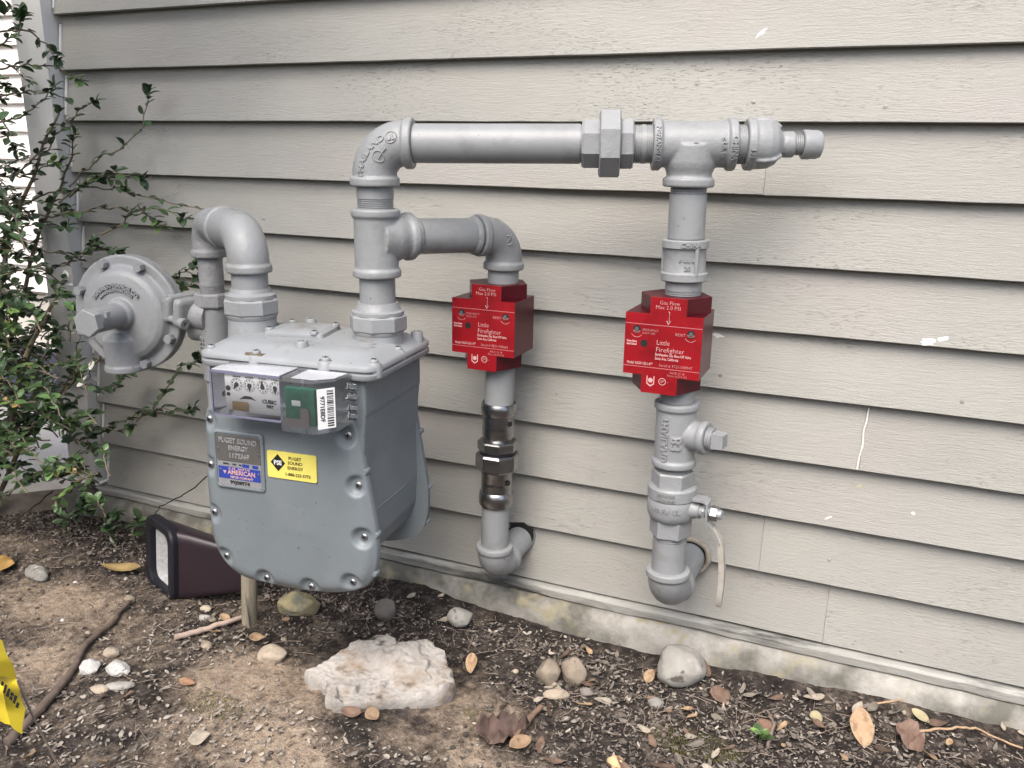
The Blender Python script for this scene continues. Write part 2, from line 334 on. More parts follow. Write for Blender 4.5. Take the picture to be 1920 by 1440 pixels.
def dup_tree(root, delta):
    r = root.copy(); COL.objects.link(r); r.location = V(root.location) + V(delta)
    for ch in list(root.children):
        c = ch.copy(); COL.objects.link(c); c.parent = r
        for g in list(ch.children):
            d = g.copy(); COL.objects.link(d); d.parent = c
    return r
def circ(n, r, ph=0): return [(r * cos(2 * pi * i / n + ph), r * sin(2 * pi * i / n + ph)) for i in range(n)]
def rrect(hw, hh, rad, n=6, cx=0, cy=0):
    o = []
    for qx, qy, a0 in ((1, 1, 0), (-1, 1, pi / 2), (-1, -1, pi), (1, -1, 3 * pi / 2)):
        for i in range(n + 1):
            a = a0 + i * pi / 2 / n; o.append((cx + qx * (hw - rad) + rad * cos(a), cy + qy * (hh - rad) + rad * sin(a)))
    return o

# pipe pieces -----------------------------------------------------------------
def thread(mb, p, ax, length, r, pitch=0.0026, dep=0.0013, seg=40):
    prof = [(0, 0)]; n = max(2, int(length / pitch)); q = length / n
    for i in range(n):
        prof += [(i * q, r), (i * q + q * .45, r), (i * q + q * .5, r - dep), (i * q + q * .95, r - dep)]
    prof += [(length, r - dep), (length, 0)]
    return mb.lathe(p, ax, prof, seg)
def tube(mb, a, b, r, seg=44):
    a = V(a); b = V(b); return mb.lathe(a, b - a, [(0, 0), (0, r), ((b - a).length, r), ((b - a).length, 0)], seg)
def pipe(parent, a, b, r, name='pipe', t0=0.0, t1=0.0, m=None):
    """a nipple; t0/t1 = exposed threads at either end"""
    a = V(a); b = V(b); d = (b - a).normalized(); mb = MB()
    if t0: thread(mb, a, d, t0, r)
    if t1: thread(mb, b - d * t1, d, t1, r)
    tube(mb, a + d * max(t0, 0.0), b - d * max(t1, 0.0), r + .0003)
    return mb.build(name, m or GREY, parent)
def band(mb, p, ax, w, r, seg=48, rnd=0.0018):
    return mb.lathe(p, ax, [(0, 0), (0, r - rnd), (rnd, r), (w - rnd, r), (w, r - rnd), (w, 0)], seg)
def elbow(parent, c, d1, d2, a1, a2, rb, r, bw, br, name='elbow', m=None, fused=0.0015):
    c = V(c); d1 = V(d1).normalized(); d2 = V(d2).normalized()
    path = [c + d1 * a1, c + d1 * (rb + .2 * (a1 - rb))]
    for i in range(17):
        t = i / 16 * pi / 2; path.append(c + d1 * rb * (1 - sin(t)) + d2 * rb * (1 - cos(t)))
    path += [c + d2 * (rb + .2 * (a2 - rb)), c + d2 * a2]
    mb = MB().sweep(path, r, 40)
    band(mb, c + d1 * a1, -d1, bw, br); band(mb, c + d2 * a2, -d2, bw, br)
    if fused: mb.fuse(fused, 3)
    return mb.build(name, m or CAST, parent, 180 if fused else 40)
def tee(parent, a, b, pc, dirb, lb, r, bw, br, name='tee', m=None, flare=1.12, vox=0.0015, k=1.0):
    """run a->b, branch from pc along dirb"""
    a = V(a); b = V(b); d = (b - a).normalized(); mb = MB()
    tube(mb, a + d * .004, b - d * .004, r); band(mb, a, d, bw, br); band(mb, b, -d, bw, br)
    db = V(dirb).normalized()
    mb.lathe(pc, db, [(0, 0), (0, r * 1.16), (r * .80, r * 1.15), (r * 1.0, r * 1.10), (r * 1.15, r * 1.04), (r * 1.3, r), (lb - .001, r), (lb - .001, 0)] if k == 1 else [(0, 0), (0, r * k), (lb - .001, r * k), (lb - .001, 0)], 44)
    band(mb, V(pc) + db * lb, -db, bw, br * k)
    mb.fuse(vox, 9); return mb.build(name, m or CAST, parent, 180)
def hexnut(mb, p, ax, h, r, seg=6, phase=0.0, ref=None, ch=0.12):
    return mb.lathe(p, ax, [(0, 0), (0, r * .93), (h * ch, r), (h * (1 - ch), r), (h, r * .93), (h, 0)], seg, ref, phase)
def wrap(p, ax, r, ang, along=0.0, vertical=True, ref=None):
    """text mapper onto a cylinder. vertical: text runs along the axis, else round it"""
    ax, a, b = frame(ax, ref); p = V(p)
    def fn(x, y, z):
        if vertical: t, s = along + x, ang + y / r
        else: t, s = along + y, ang + x / r
        return p + ax * t + (a * cos(s) + b * sin(s)) * (r + z * 1.9)
    return fn
def screw(parent, p, nrm, r=0.0062, name='screw', m=None):
    nrm = V(nrm).normalized(); mb = MB()
    mb.lathe(p, nrm, [(-.002, 0), (-.002, r), (.0012, r), (.0028, r * .82), (.0036, r * .45), (.0038, 0)], 18)
    o = mb.build(name, m or STEEL, parent, 50)
    _, a, b = frame(nrm); w = random.uniform(0, pi); a, b = a * cos(w) + b * sin(w), b * cos(w) - a * sin(w)
    s = MB()
    for x, y in ((a, b), (b, a)):
        L_, wd = r * .62, r * .13
        pts = [V(p) + x * (i * L_) + y * (j * wd) + nrm * k for i in (-1, 1) for j in (-1, 1) for k in (.0028, .0042)]
        s.add(pts, [(0, 1, 3, 2), (4, 6, 7, 5), (0, 4, 5, 1), (2, 3, 7, 6), (0, 2, 6, 4), (1, 5, 7, 3)])
    c = s.build('slot', BLACK, o, 0)
    return o
def nz3(x, y, z=0.0): return noise.noise(V((x, y, z)))

# ---------------------------------------------------------------- ground
def sandy(x, y):
    s = 0.0
    for cx, cy, rx, ry, k in ((-.89, -.43, .15, .10, 1.2), (-.78, -.55, .20, .08, .9), (-1.42, -.36, .17, .09, 1.1), (-1.28, -.53, .10, .07, .9), (-.55, -.33, .14, .07, .8), (-.47, -.43, .18, .06, .75), (-1.75, -.22, .10, .05, .6), (-.62, -.24, .05, .03, .4), (-1.35, -.45, .45, .22, .42), (-.75, -.65, .45, .14, .40)):
        s = max(s, k * math.exp(-(((x - cx) / rx) ** 2 + ((y - cy) / ry) ** 2)))
    return s
def hgt(x, y):
    near = max(0.0, min(1.0, 1.5 - abs(y + .6)))
    z = 0.010 + 0.012 * nz3(x * 2.1, y * 2.1) + 0.007 * nz3(x * 7, y * 7, 3) + 0.0035 * nz3(x * 21, y * 21, 5)
    z += 0.022 * math.exp(-(((x + .86) / .16) ** 2 + ((y + .02) / .08) ** 2))
    z += 0.014 * math.exp(-(((x + .80) / .22) ** 2 + ((y + .42) / .14) ** 2))
    if x > -.5: z += 0.02 * max(0, min(1, (x + .5) / .4)) * math.exp(-((y + .02) / .06) ** 2) - .006
    return z
def grid_axis(lo, hi, step, far_lo, far_hi):
    c = [lo + i * step for i in range(int(round((hi - lo) / step)) + 1)]
    d, p, L_ = step, lo, []
    while p > far_lo: d *= 1.45; p -= d; L_.append(p)
    d, p, R_ = step, c[-1], []
    while p < far_hi: d *= 1.45; p += d; R_.append(p)
    return L_[::-1] + c + R_
gx = grid_axis(-2.3, .75, .0065, -300, 300); gy = grid_axis(-1.05, .02, .0065, -300, 300)
vsx = []; sand = []
for y in gy:
    for x in gx:
        inside = -3.4 < x < 2 and -2.4 < y < .6
        z = hgt(x, y) if inside else 0.0
        if -2.3 <= x <= .75 and -1.05 <= y <= .02:
            q = 0.0022 * nz3(x * 70, y * 70, 9) + 0.0013 * nz3(x * 150, y * 150, 4)
            z += q
        vsx.append((x, y, z)); sand.append(sandy(x, y) if inside else .3)
nx = len(gx)
fs = [(j * nx + i, j * nx + i + 1, (j + 1) * nx + i + 1, (j + 1) * nx + i) for j in range(len(gy) - 1) for i in range(nx - 1)]
me = bpy.data.meshes.new('ground'); me.from_pydata(vsx, [], fs); me.update()
me.polygons.foreach_set('use_smooth', [True] * len(me.polygons))
at_ = me.attributes.new('sand', 'FLOAT', 'POINT'); at_.data.foreach_set('value', sand)
me.materials.append(SOIL)
ground = bpy.data.objects.new('ground', me); COL.objects.link(ground); ground['kind'] = 'structure'

# ---------------------------------------------------------------- house wall
BX0, BX1 = -1.695, 2.6
wall = thing('house_wall', (-1.695, 0, 0), 'greige painted wall of overlapping wooden boards behind the gas pipes', 'wall')
def board(parent, x0, x1, zb, m, lip=0.0, thick=.023, expo=.108, y0=0.0, name='siding_board', seed=0, step=.03):
    n = max(2, int((x1 - x0) / step)); R = []
    for i in range(n + 1):
        x = x0 + (x1 - x0) * i / n
        jz = .0011 * nz3(x * 3.1, seed * 7.7) + .0006 * nz3(x * 14, seed * 3.3, 2); jy = .0012 * nz3(x * 2.2, seed * 5.1, 8)
        R.append([(x, y0 + jy, zb + jz + .0012), (x, y0 + jy + .0012, zb + jz), (x, y0 + jy + thick, zb + jz + .0004), (x, y0 + .0265, zb + expo + .014), (x, y0 + .0205 + jy, zb + expo + .014)])
    return MB().rings(R).build(name, m, parent, 25)
joints = {10: [-0.0100, 1.40], 9: [-0.1280, 1.75], 8: [0.95], 7: [0.0120, 1.5], 6: [0.80], 5: [0.62, 1.9], 4: [-1.02 + 1.9], 3: [-0.1790, 1.3], 2: [0.7], 1: [1.0], 0: [.5]}
ZB = {k: 1.165 - .108 * k for k in range(-13, 11)}
for k, z in ((0, 1.169), (1, 1.0560), (2, .9503), (3, .8396), (4, .7304), (5, .6233), (6, .5179), (7, .4078), (8, .3008), (9, .1964), (10, .0851)): ZB[k] = z
for k in range(-13, 11):
    xs = [BX0 + .002] + joints.get(k, []) + [BX1]
    ex = (ZB[k - 1] - ZB[k]) if k - 1 in ZB else .108
    for i in range(len(xs) - 1):
        g = .00025
        board(wall, xs[i] + (g if i else 0), xs[i + 1] - (g if i < len(xs) - 2 else 0), ZB[k], SIDING, expo=ex, seed=k * 3 + i)
# wall core, return side, top
MB().box((BX0 + .01, .0275, .09), (BX1, .16, 2.62)).build('wall_core', SILLWOOD, wall, 0)
# corner board and the lighter outer face
MB().box((-1.785, -.026, .098), (-1.697, .022, 2.6), bev=.002).build('corner_board', TRIM, wall, 30)
MB().box((-1.7855, .0225, .098), (-1.762, .16, 2.6), bev=.002).build('corner_board', TRIM, wall, 30)
cb = MB()
for k in range(0, 11):
    z = ZB[k]
    cb.sweep([(-1.692, .002 + .002 * nz3(k, 1), z + .012), (-1.691, .009, z + .055), (-1.690, .014, z + .095)], [.0025, .0042, .003], 6)
cb.build('caulk_bead', TRIM, wall, 60)
# caulked joint on the seventh lap, paint scuffs and nail heads
jc = MB(); jz0, jz1 = ZB[7], ZB[6]
pts = []
for i in range(15):
    t = i / 14; pts.append((.012 + .006 * (t - .5) + .0035 * nz3(t * 4, 2), .0150 * t - .0005, jz0 + .002 + (jz1 - jz0 - .008) * t))
jc.sweep(pts, [.0017 + .0009 * nz3(i * .9, 5) for i in range(15)], 8); jc.build('caulk_joint', CAULK, wall, 60)
def blob(parent, x, z, rx, rz, m, name, rot=0.0, th=.0007, k=0):
    """a thin dab stuck on the face of the board it lies on"""
    zb = max(v for v in ZB.values() if v <= z); y = .0182 * (z - zb) / .108
    pts_ = []
    for i in range(14):
        a = 2 * pi * i / 14; q = 1 + .75 * nz3(cos(a) * 2.2, sin(a) * 2.2, k + x * 9)
        u, w = rx * q * cos(a), rz * q * sin(a); pts_.append((x + u * cos(rot) - w * sin(rot), z + u * sin(rot) + w * cos(rot)))
    MB().prism(pts_, lambda a, b, d: V((a, y + .168 * (b - z) - d, b)), -.002, th).build(name, m, parent, 40)
for (x, y_, z), rx, rz, ro, m in (((-0.2033, 0.0000, 1.0811), .0115, .0028, .75, CAULK), ((0.0841, 0.0000, 0.6300), .010, .0055, .1, CAULK), ((0.1045, 0.0000, 0.6362), .008, .003, .3, CAULK), ((0.0153, 0.0000, 0.3766), .0045, .003, .3, mat('lichen', (.42, .40, .28), .9)), ((-0.0252, 0.0000, 0.3168), .006, .0015, .6, CAULK), ((-0.2346, 0.0000, 0.6056), .010, .003, -.1, CAULK)):
    blob(wall, x, z, rx, rz, m, 'paint_scuff', ro)
for x, y_, z in ((0.0460, 0.0000, 0.9413), (-0.2070, 0.0000, 0.9804), (-1.1652, 0.0000, 0.7596), (0.1438, 0.0000, 0.5410), (-0.0160, 0.0000, 0.2394), (-0.0170, 0.0000, 0.9725), (0.1004, 0.0000, 0.3458), (-0.9087, 0.0000, 0.8803), (-0.5185, 0.0000, 0.4687), (-0.2223, 0.0000, 0.5396), (0.1138, 0.0000, 0.1016)):
    zb = max(v for v in ZB.values() if v <= z); y = .0182 * (z - zb) / .108
    MB().lathe((x, y, z), (0, -1, 0), [(-.002, 0), (-.002, .0034), (.0006, .0034), (.0012, .0022), (.0012, 0)], 12).build('nail_head', random.choice((CAULK, SILLWOOD, SIDING)), wall, 40)
# weathered sill under the lowest board, then the concrete foundation
R = []
for i in range(150):
    x = -1.72 + 4.3 * i / 149; j = .0022 * nz3(x * 6, 3.3) + .0016 * nz3(x * 21, 8.1)
    R.append([(x, -.012 + j, .0628 + j), (x, -.013 + j, .0765), (x, -.008, .080 + j * .4), (x, .03, .081), (x, .03, .0628)])
MB().rings(R).build('sill_board', SILLWOOD, wall, 30)
R = []
for i in range(420):
    x = -1.72 + 4.3 * i / 419; j = .004 * nz3(x * 5, 1.7) + .002 * nz3(x * 26, 4.1); j2 = .003 * nz3(x * 9, 7.7) + .0018 * nz3(x * 33, 2.2)
    yf = -.030 + .006 * nz3(x * 2.2, 6)
    R.append([(x, yf - .006 + j, -.12), (x, yf - .004 + j, .012), (x, yf + j2, .040 + j2), (x, yf + .007 + j2 * .6, .0535 + j * .5), (x, -.015, .0585 + j * .25), (x, .03, .0588), (x, .03, -.12)])
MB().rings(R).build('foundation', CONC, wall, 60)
MB().box((-1.80, -.05, -.1), (-1.715, .02, .075), bev=.02).build('corner_stone', MUD, wall, 60)

# ---------------------------------------------------------------- the wing beyond the corner, path, curb
wing = thing('house_wing', (-3.2, 1.06, 0), 'bright white lap siding wall set back beyond the corner behind the shrub', 'wall')
for k in range(26):
    board(wing, -6.0, -1.2, .30 + .108 * k, WHITE_SIDING, y0=1.06, seed=90 + k, step=.1)
MB().box((-6.0, 1.09, -.1), (-1.2, 1.2, 3.1)).build('foundation', PATH, wing, 0)
pm_ = MB().box((-7.0, .012, -.08), (-1.80, 1.088, .035), bev=.004).build('path', PATH, None, 30); pm_['kind'] = 'structure'
curb = thing('timber_curb', (-2.2, -.05, 0), 'weathered dark timber edging the concrete path left of the wall corner', 'curb')
R = []
for i in range(60):
    t = i / 59; x = -1.80 - 1.6 * t; y = .01 - .36 * min(1, t * 4.0) - .25 * max(0, t - .25); j = .006 * nz3(x * 7, 2)
    R.append([(x, y - .03, -.05), (x, y - .035 + j, .035 + j), (x, y - .022 + j, .050 + j), (x + .01, y + .02, .054 + j), (x + .02, y + .04, .02), (x + .02, y + .04, -.05)])
MB().rings(R).build('timber', TIMBER, curb, 50)
R = []
for i in range(60):
    t = i / 59; x = -1.80 - 1.6 * t; y = .01 - .36 * min(1, t * 4.0) - .25 * max(0, t - .25)
    R.append([(x + .02, y + .038, -.05), (x + .02, y + .04, .047), (x, .4, .047), (x, .4, -.05)])
sl = MB().rings(R).build('path_edge', PATH, None, 30); sl['kind'] = 'structure'

def bush(name, label, cat, boxes, n, size, seed):
    r_ = random.Random(seed); t = thing(name, (boxes[0][0], boxes[0][1], 0), label, cat); mb = MB()
    for i in range(n):
        cx, cy, cz, rx, ry, rz_ = r_.choice(boxes); d = V((r_.gauss(0, 1), r_.gauss(0, 1), r_.gauss(0, 1))).normalized() * r_.uniform(.55, 1.05) ** .6
        p = V((cx + d.x * rx, cy + d.y * ry, max(.02, cz + d.z * rz_))); _, a, b = frame(V((r_.uniform(-1, 1), r_.uniform(-1, 1), r_.uniform(.1, 1)))); q = size * r_.uniform(.6, 1.3)
        mb.add([p - a * q, p + b * q * .45, p + a * q, p - b * q * .45], [(0, 1, 2, 3)])
    f = mb.build('foliage', LEAFD, t, 0); f['kind'] = 'stuff'
    MB().sweep([(boxes[0][0], boxes[0][1], -.05), (boxes[0][0] + .05, boxes[0][1], boxes[0][2])], [.05, .03], 10).build('trunk', BARK, t, 60)
    return t
bush('shade_bush', 'added unseen evergreen bush standing left of the camera beyond the frame', 'bush', [(-2.50, -1.02, 1.0, .55, .50, 1.5), (-2.20, -.62, .80, .27, .28, 1.15), (-1.36, -.88, 2.02, .44, .34, .42), (-1.30, -.80, 1.75, .20, .18, .22)], 15000, .045, 3)  # unseen bush and overhanging crown, added to shade the left wall
bush('sky_block_hedge', 'added unseen evergreen hedge along the yard behind the camera', 'sky_block_hedge', [(-4.0 + .9 * k, -4.2, .8, .8, .6, .95) for k in range(9)], 9000, .08, 4)  # unseen leafy bank, added to block low sky from behind the camera

bundle = thing('striped_bundle', (-3.1, .75, .035), 'low dark navy bundle with white stripes and yellow top behind the shrub', 'bundle')
mb = MB(); R = []
for i in range(24):
    t = i / 23; x = -3.75 + 1.25 * t; h = .20 * (sin(pi * min(1, max(.02, t * .96 + .02))) ** .45) + .02 * nz3(t * 6, 1)
    R.append([(x, .62 + .16 * cos(a), .035 + h * max(0, sin(a)) + .012 * nz3(x * 9, a * 2)) for a in [pi * j / 13 for j in range(14)]])
mb.rings(R).build('cloth', NAVY, bundle, 60)
for k in range(4):
    MB().sweep([(-3.45 + .06 * j, .60 - .12 * sin(.5 + k * .28), (.12 + .030 * k) + .03 * sin(j / 14 * pi)) for j in range(15)], .009, 8).build('stripe', STRIPE, bundle, 60)
MB().box((-3.2, .58, .235), (-2.92, .70, .29), bev=.02).build('yellow_top', ORANGE, bundle, 40)
MB().box((-3.52, .48, .17), (-3.42, .54, .21), bev=.012).build('red_tab', REDISH, bundle, 40)

# ---------------------------------------------------------------- gas meter (local frame u right, v back, w up)
MO = V((-.790, -.4345, .2)); TH = radians(6); MU = V((cos(TH), sin(TH), 0)); MV = V((-sin(TH), cos(TH), 0)); MZ = V((0, 0, 1))
def ml(u, v, w): return MO + MU * u + MV * v + MZ * w
MM = Matrix((( MU.x, MV.x, 0, MO.x), (MU.y, MV.y, 0, MO.y), (0, 0, 1, MO.z), (0, 0, 0, 1)))
meter = thing('gas_meter', ml(0, .12, 0), 'blue-grey diaphragm gas meter with clear index window and yellow sticker', 'gas meter')
outl = [(.1131, .3120), (.1185, .2960), (.1253, .2591), (.1345, .2017), (.1440, .1432), (.1450, .1030), (.1395, .0700), (.1260, .0480), (.1060, .0360), (.0850, .0290), (.0600, .0240), (.0089, .0195), (-.0491, .0205), (-.0760, .0215), (-.0985, .0250), (-.1210, .0370), (-.1360, .0530), (-.1450, .0720), (-.1505, .0963), (-.1518, .1400), (-.1515, .1883), (-.1480, .2500), (-.1462, .2900), (-.1425, .3060), (-.1330, .3140), (-.1180, .3165), (0, .3190), (.0900, .3210), (.1060, .3190)]
def smooth_outline(pts, n):
    P = [V((a, b, 0)) for a, b in pts]; out = []
    m = len(P)
    for i in range(m):
        p0, p1, p2, p3 = P[i - 1], P[i], P[(i + 1) % m], P[(i + 2) % m]
        for k in range(10):
            t = k / 10; out.append(.5 * ((2 * p1) + (-p0 + p2) * t + (2 * p0 - 5 * p1 + 4 * p2 - p3) * t * t + (-p0 + 3 * p1 - 3 * p2 + p3) * t ** 3))
    L_ = [0]
    for i in range(len(out)): L_.append(L_[-1] + (out[(i + 1) % len(out)] - out[i]).length)
    tot = L_[-1]; res = []; j = 0
    for i in range(n):
        s = tot * i / n
        while L_[j + 1] < s: j += 1
        f = (s - L_[j]) / max(1e-9, L_[j + 1] - L_[j]); res.append(out[j % len(out)].lerp(out[(j + 1) % len(out)], f))
    return [(p.x, p.y) for p in res]
SCREWS = [(-.1373, .2902), (-.1441, .2145), (-.1440, .1333), (-.1265, .0565), (-.0512, .0347), (.0296, .0335), (.1084, .0500), (.1345, .1316), (.1215, .2147), (.1060, .2913)]
SCREWS = [(-.1360, .2902), (-.1405, .2145), (-.1405, .1333), (-.1240, .0590), (-.0512, .0320), (.0296, .0310), (.1030, .0520), (.1250, .1316), (.1180, .2147), (.1040, .2913)]
NO = 420
OUT = smooth_outline(outl, NO)
def front_cover(sign, v0, scoops, name, bulge=.030, flange=.012):
    """pillow-shaped diaphragm cover; sign -1 bulges to the front"""
    cx, cy = 0.0, .165; rings_ = []
    lev = [1.0] * 3; K = 46
    rings_.append([(a, b, v0 - sign * 0.0) for a, b in OUT])
    rings_.append([(a, b, v0 + sign * (flange - .003)) for a, b in OUT])
    rings_.append([(a * 1 + (cx - a) * .008, b + (cy - b) * .008, v0 + sign * flange) for a, b in OUT])
    for k in range(1, K + 1):
        t = (k / K) ** 1.35 if k < K else 1; ring = []
        for a, b in OUT:
            f = .008 + .985 * t; x = a + (cx - a) * f; y = b + (cy - b) * f
            d = sqrt((a - x) ** 2 + (b - y) ** 2)
            h = flange + (bulge - flange) * (1 - math.exp(-(d / .010) ** 1.6)) + .003 * min(1, d / .12)
            for sx, sy in scoops:
                dx, dy = x - sx, y - sy; rr_ = sqrt(dx * dx + dy * dy)
                if rr_ < .0205:
                    q = max(0, min(1, (rr_ - .0092) / .0105)); q = q * q * (3 - 2 * q); lowest = flange * .95 + (bulge - flange) * .22; h = min(h, lowest + (h - lowest) * q)
            ring.append((x, y, v0 + sign * h))
        rings_.append(ring)
    R_ = [[ml(x, v, y) for x, y, v in ring] for ring in rings_]
    return MB().rings(R_, True, True)
front_cover(-1, .017, SCREWS, 'front_cover', .020, .0095).build('front_cover', METER, meter, 50)
front_cover(+1, .205, [(-a, b) if False else (a, b) for a, b in SCREWS], 'rear').build('rear_cover', METER, meter, 50)
for a, b in SCREWS: screw(meter, ml(a, .0062, b), -MV, .0058)
# the lugs on the edge of the covers
for wv in (.235, .135, .07):
    for vv, ub in ((.012, .0),(.215, .0)):
        uu = max(a for a, b in OUT if abs(b - wv) < .006)
        MB().lathe(ml(uu - .003, vv - .006, wv), MV, [(0, 0), (0, .004), (.003, .0052), (.012, .0052), (.015, .004), (.015, 0)], 14).build('lug', METER, meter, 50)
# body between the covers
bo = [(.131, .392), (.130, .335), (.129, .312), (.127, .290), (.124, .24), (.125, .16), (.122, .11), (.108, .075), (.08, .055), (.0, .045), (-.08, .05), (-.115, .075), (-.132, .11), (-.134, .2), (-.132, .31), (-.133, .335), (-.134, .392)]
bo2 = []
for i in range(len(bo)):
    p, q = bo[i], bo[(i + 1) % len(bo)]
    for k in range(3): bo2.append((p[0] + (q[0] - p[0]) * k / 3, p[1] + (q[1] - p[1]) * k / 3))
mb = MB().prism(bo2, lambda a, b, d: ml(a, d, b), .010, .212)
mb.box((-.134, .012, .322), (.131, .212, .392), MM)
mb.fuse(.0024, 8); mb.build('body', METER, meter, 180)
sm = MB().sweep([ml(.1225 + .0008, .018, .158), ml(.1245, .12, .158), ml(.1228, .206, .158)], .0016, 8); sm.build('seam', METER, meter, 60)
# top cover
def tc_ring(hw, hd, rad, w, cx=.003, cy=.106): return [ml(a, b, w) for a, b in rrect(hw, hd, rad, 8, cx, cy)]
mb = MB().rings([tc_ring(.148, .108, .022, .378), tc_ring(.150, .110, .024, .381), tc_ring(.150, .110, .024, .386), tc_ring(.146, .106, .022, .3885), tc_ring(.146, .106, .022, .390),
                 tc_ring(.150, .110, .024, .3915), tc_ring(.150, .110, .024, .397), tc_ring(.147, .107, .022, .400), tc_ring(.140, .099, .022, .403), tc_ring(.128, .086, .024, .411), tc_ring(.118, .076, .022, .4135), tc_ring(.06, .04, .012, .4145), tc_ring(.01, .01, .004, .4145)])
mb.build('top_cover', COVER, meter, 50)
for a, b in ((-.128, .012), (-.045, .006), (.072, .004), (.142, .018), (.140, .105), (.140, .190), (.04, .205), (-.06, .205), (-.130, .195)):
    MB().lathe(ml(a, b, .379), MZ, [(0, 0), (0, .010), (.002, .012), (.019, .012), (.0235, .0085), (.0235, 0)], 20).build('boss', COVER, meter, 40)
    screw(meter, ml(a, b, .404), MZ, .0065, m=COVER)
for a, b, h in ((.018, .030, .012), (-.060, .190, .012), (.140, .178, .008)):
    MB().lathe(ml(a, b, .400), MZ, [(0, 0), (0, .0105), (h + .008, .0095), (h + .010, .008), (h + .010, .005), (h + .004, .0048), (h + .004, 0)], 22).build('stub', COVER, meter, 40)
# grime collected round the front screws of the cover
GR = mat('rusty_grime', (.13, .105, .07), .9, var=.5, vscale=70)
for a, b, rx, ry, k in ((-.045, .008, .019, .011, 1), (.072, .008, .012, .008, 2), (-.02, .002, .02, .0035, 5)):
    MB().prism([(a + rx * cos(t) * (1 + .6 * nz3(cos(t) * 1.8, sin(t) * 1.8, k)), b + ry * sin(t) * (1 + .6 * nz3(cos(t) * 1.8, sin(t) * 1.8, k + 4))) for t in [2 * pi * j / 26 for j in range(26)]], lambda x, y, d: ml(x, y, d), .396, .4030 if k < 5 else .3986).build('grime_patch', GR, meter, 40)
# small bolted cap plate
mb = MB(); ca = radians(8)
def cp(s, w): return [ml(-.032 + a * cos(ca) - b * sin(ca), .118 + a * sin(ca) + b * cos(ca), w) for a, b in rrect(.048 * s, .042 * s, .008, 5)]
mb.rings([cp(1.0, .412), cp(1.03, .4145), cp(1.0, .420), cp(.90, .4225), cp(.3, .4235)]).build('cap_plate', COVER, meter, 40)
for a, b in ((-.040, -.034), (.040, -.034), (.040, .034), (-.040, .034)): screw(meter, ml(-.032 + a, .118 + b, .4225), MZ, .0062, m=COVER)
# ports
for (a, b, h) in ((.098, .125, .425), (-.123, .115, .436)):
    MB().lathe(ml(a, b, .395), MZ, [(0, 0), (0, .043), (.008, .0395), (h - .395, .038), (h - .395, 0)], 40).build('port', COVER, meter, 40)
# index: clear window box with dials
def mbox(name, lo, hi, m, parent, bev=.0015): return MB().box(lo, hi, MM, bev).build(name, m, parent, 30)
mbox('index_base', (-.080, -.010, .324), (.032, .008, .385), BASEP, meter)
idx = mbox('index_window', (-.083, -.055, .3215), (.0325, -.0025, .3875), CLEAR, meter, .003)
mbox('window_lid', (-.0815, -.0545, .3880), (.0310, -.0030, .3905), LIDM, idx)
fr = MB()
for lo, hi in (((-.0835, -.0562, .3205), (.033, -.0535, .3235)), ((-.0838, -.0562, .3205), (-.0812, -.0535, .388)), ((.0308, -.0562, .3205), (.0332, -.0535, .388)), ((-.0835, -.0562, .3855), (.033, -.0535, .3885))):
    fr.box(lo, hi, MM)
fr.build('window_edge', PURPLE, idx, 0)
dial = mbox('dial_plate', (-.063, -.0500, .3300), (.029, -.0475, .3840), WHITEP, idx, .0006)
def face(v): return lambda x, y, z: ml(x, v - z, y)
def at2(fn, a, b): return lambda x, y, z: fn(a + x, b + y, z)
DF = face(-.0502)
txt = MB()
for i, (cx, head, ha) in enumerate(((-.0430, '1 MILLION', 2.0), (-.0215, '100 THOU', 2.5), (.0000, '10 THOU', .1), (.0205, '1 THOU', 2.5))):
    cz = .3690
    txt.text(head, at2(DF, cx, cz + .0117), .0030, .0002, .0001)
    ring = []
    for k in range(40):
        for rr_ in (.0095, .0090):
            ring.append(DF(cx + rr_ * cos(2 * pi * k / 40), cz + rr_ * sin(2 * pi * k / 40), .0003))
    txt.add(ring, [(2 * k, 2 * k + 1, (2 * k + 3) % 80, (2 * k + 2) % 80) for k in range(40)])
    for k in range(10):
        a = pi / 2 - 2 * pi * k / 10; txt.text(str(k), at2(DF, cx + .0072 * cos(a), cz + .0072 * sin(a)), .0034, .0002, .0001)
    a = pi / 2 + ha * 1.25
    dx, dz = cos(a), sin(a); px_, pz_ = -dz, dx
    txt.prism([(cx + dx * l + px_ * w_, cz + dz * l + pz_ * w_) for l, w_ in ((-.003, .0026), (-.0035, -.0026), (.003, -.0024), (.0085, 0), (.003, .0024))], lambda x, y, d: DF(x, y, d), .0004, .0012)
    txt.prism([(cx + x, cz + y) for x, y in circ(14, .0032)], lambda x, y, d: DF(x, y, d), .0004, .0014)
txt.text('CUBIC', at2(DF, .0095, .3475), .0080, .0003, .0003); txt.text('FEET', at2(DF, .0105, .3405), .0056, .0003, .0003)
for a, b, rr_ in ((-.0575, .3625, .0040), (-.0575, .3535, .0030)): txt.prism([(a + x, b + y) for x, y in circ(18, rr_)], lambda x, y, d: DF(x, y, d), .0002, .0008)
txt.prism([(-.040, .3475), (-.031, .3530), (-.021, .3530), (-.012, .3475), (-.020, .3490), (-.032, .3485)], lambda x, y, d: DF(x, y, d), .0002, .0008)
txt.build('lettering', BLACK, idx, 0)
mbox('tan_tag', (-.0510, -.0530, .3300), (-.0250, -.0515, .3440), BRASS, idx, .001)
mbox('white_arm', (-.0230, -.0528, .3290), (.0280, -.0515, .3370), WHITEP, idx, .001)
MB().lathe(ml(-.088, -.030, .345), MV, [(0, 0), (0, .0062), (.018, .0062), (.018, 0)], 20).build('sight_glass', CLEAR, idx, 40)
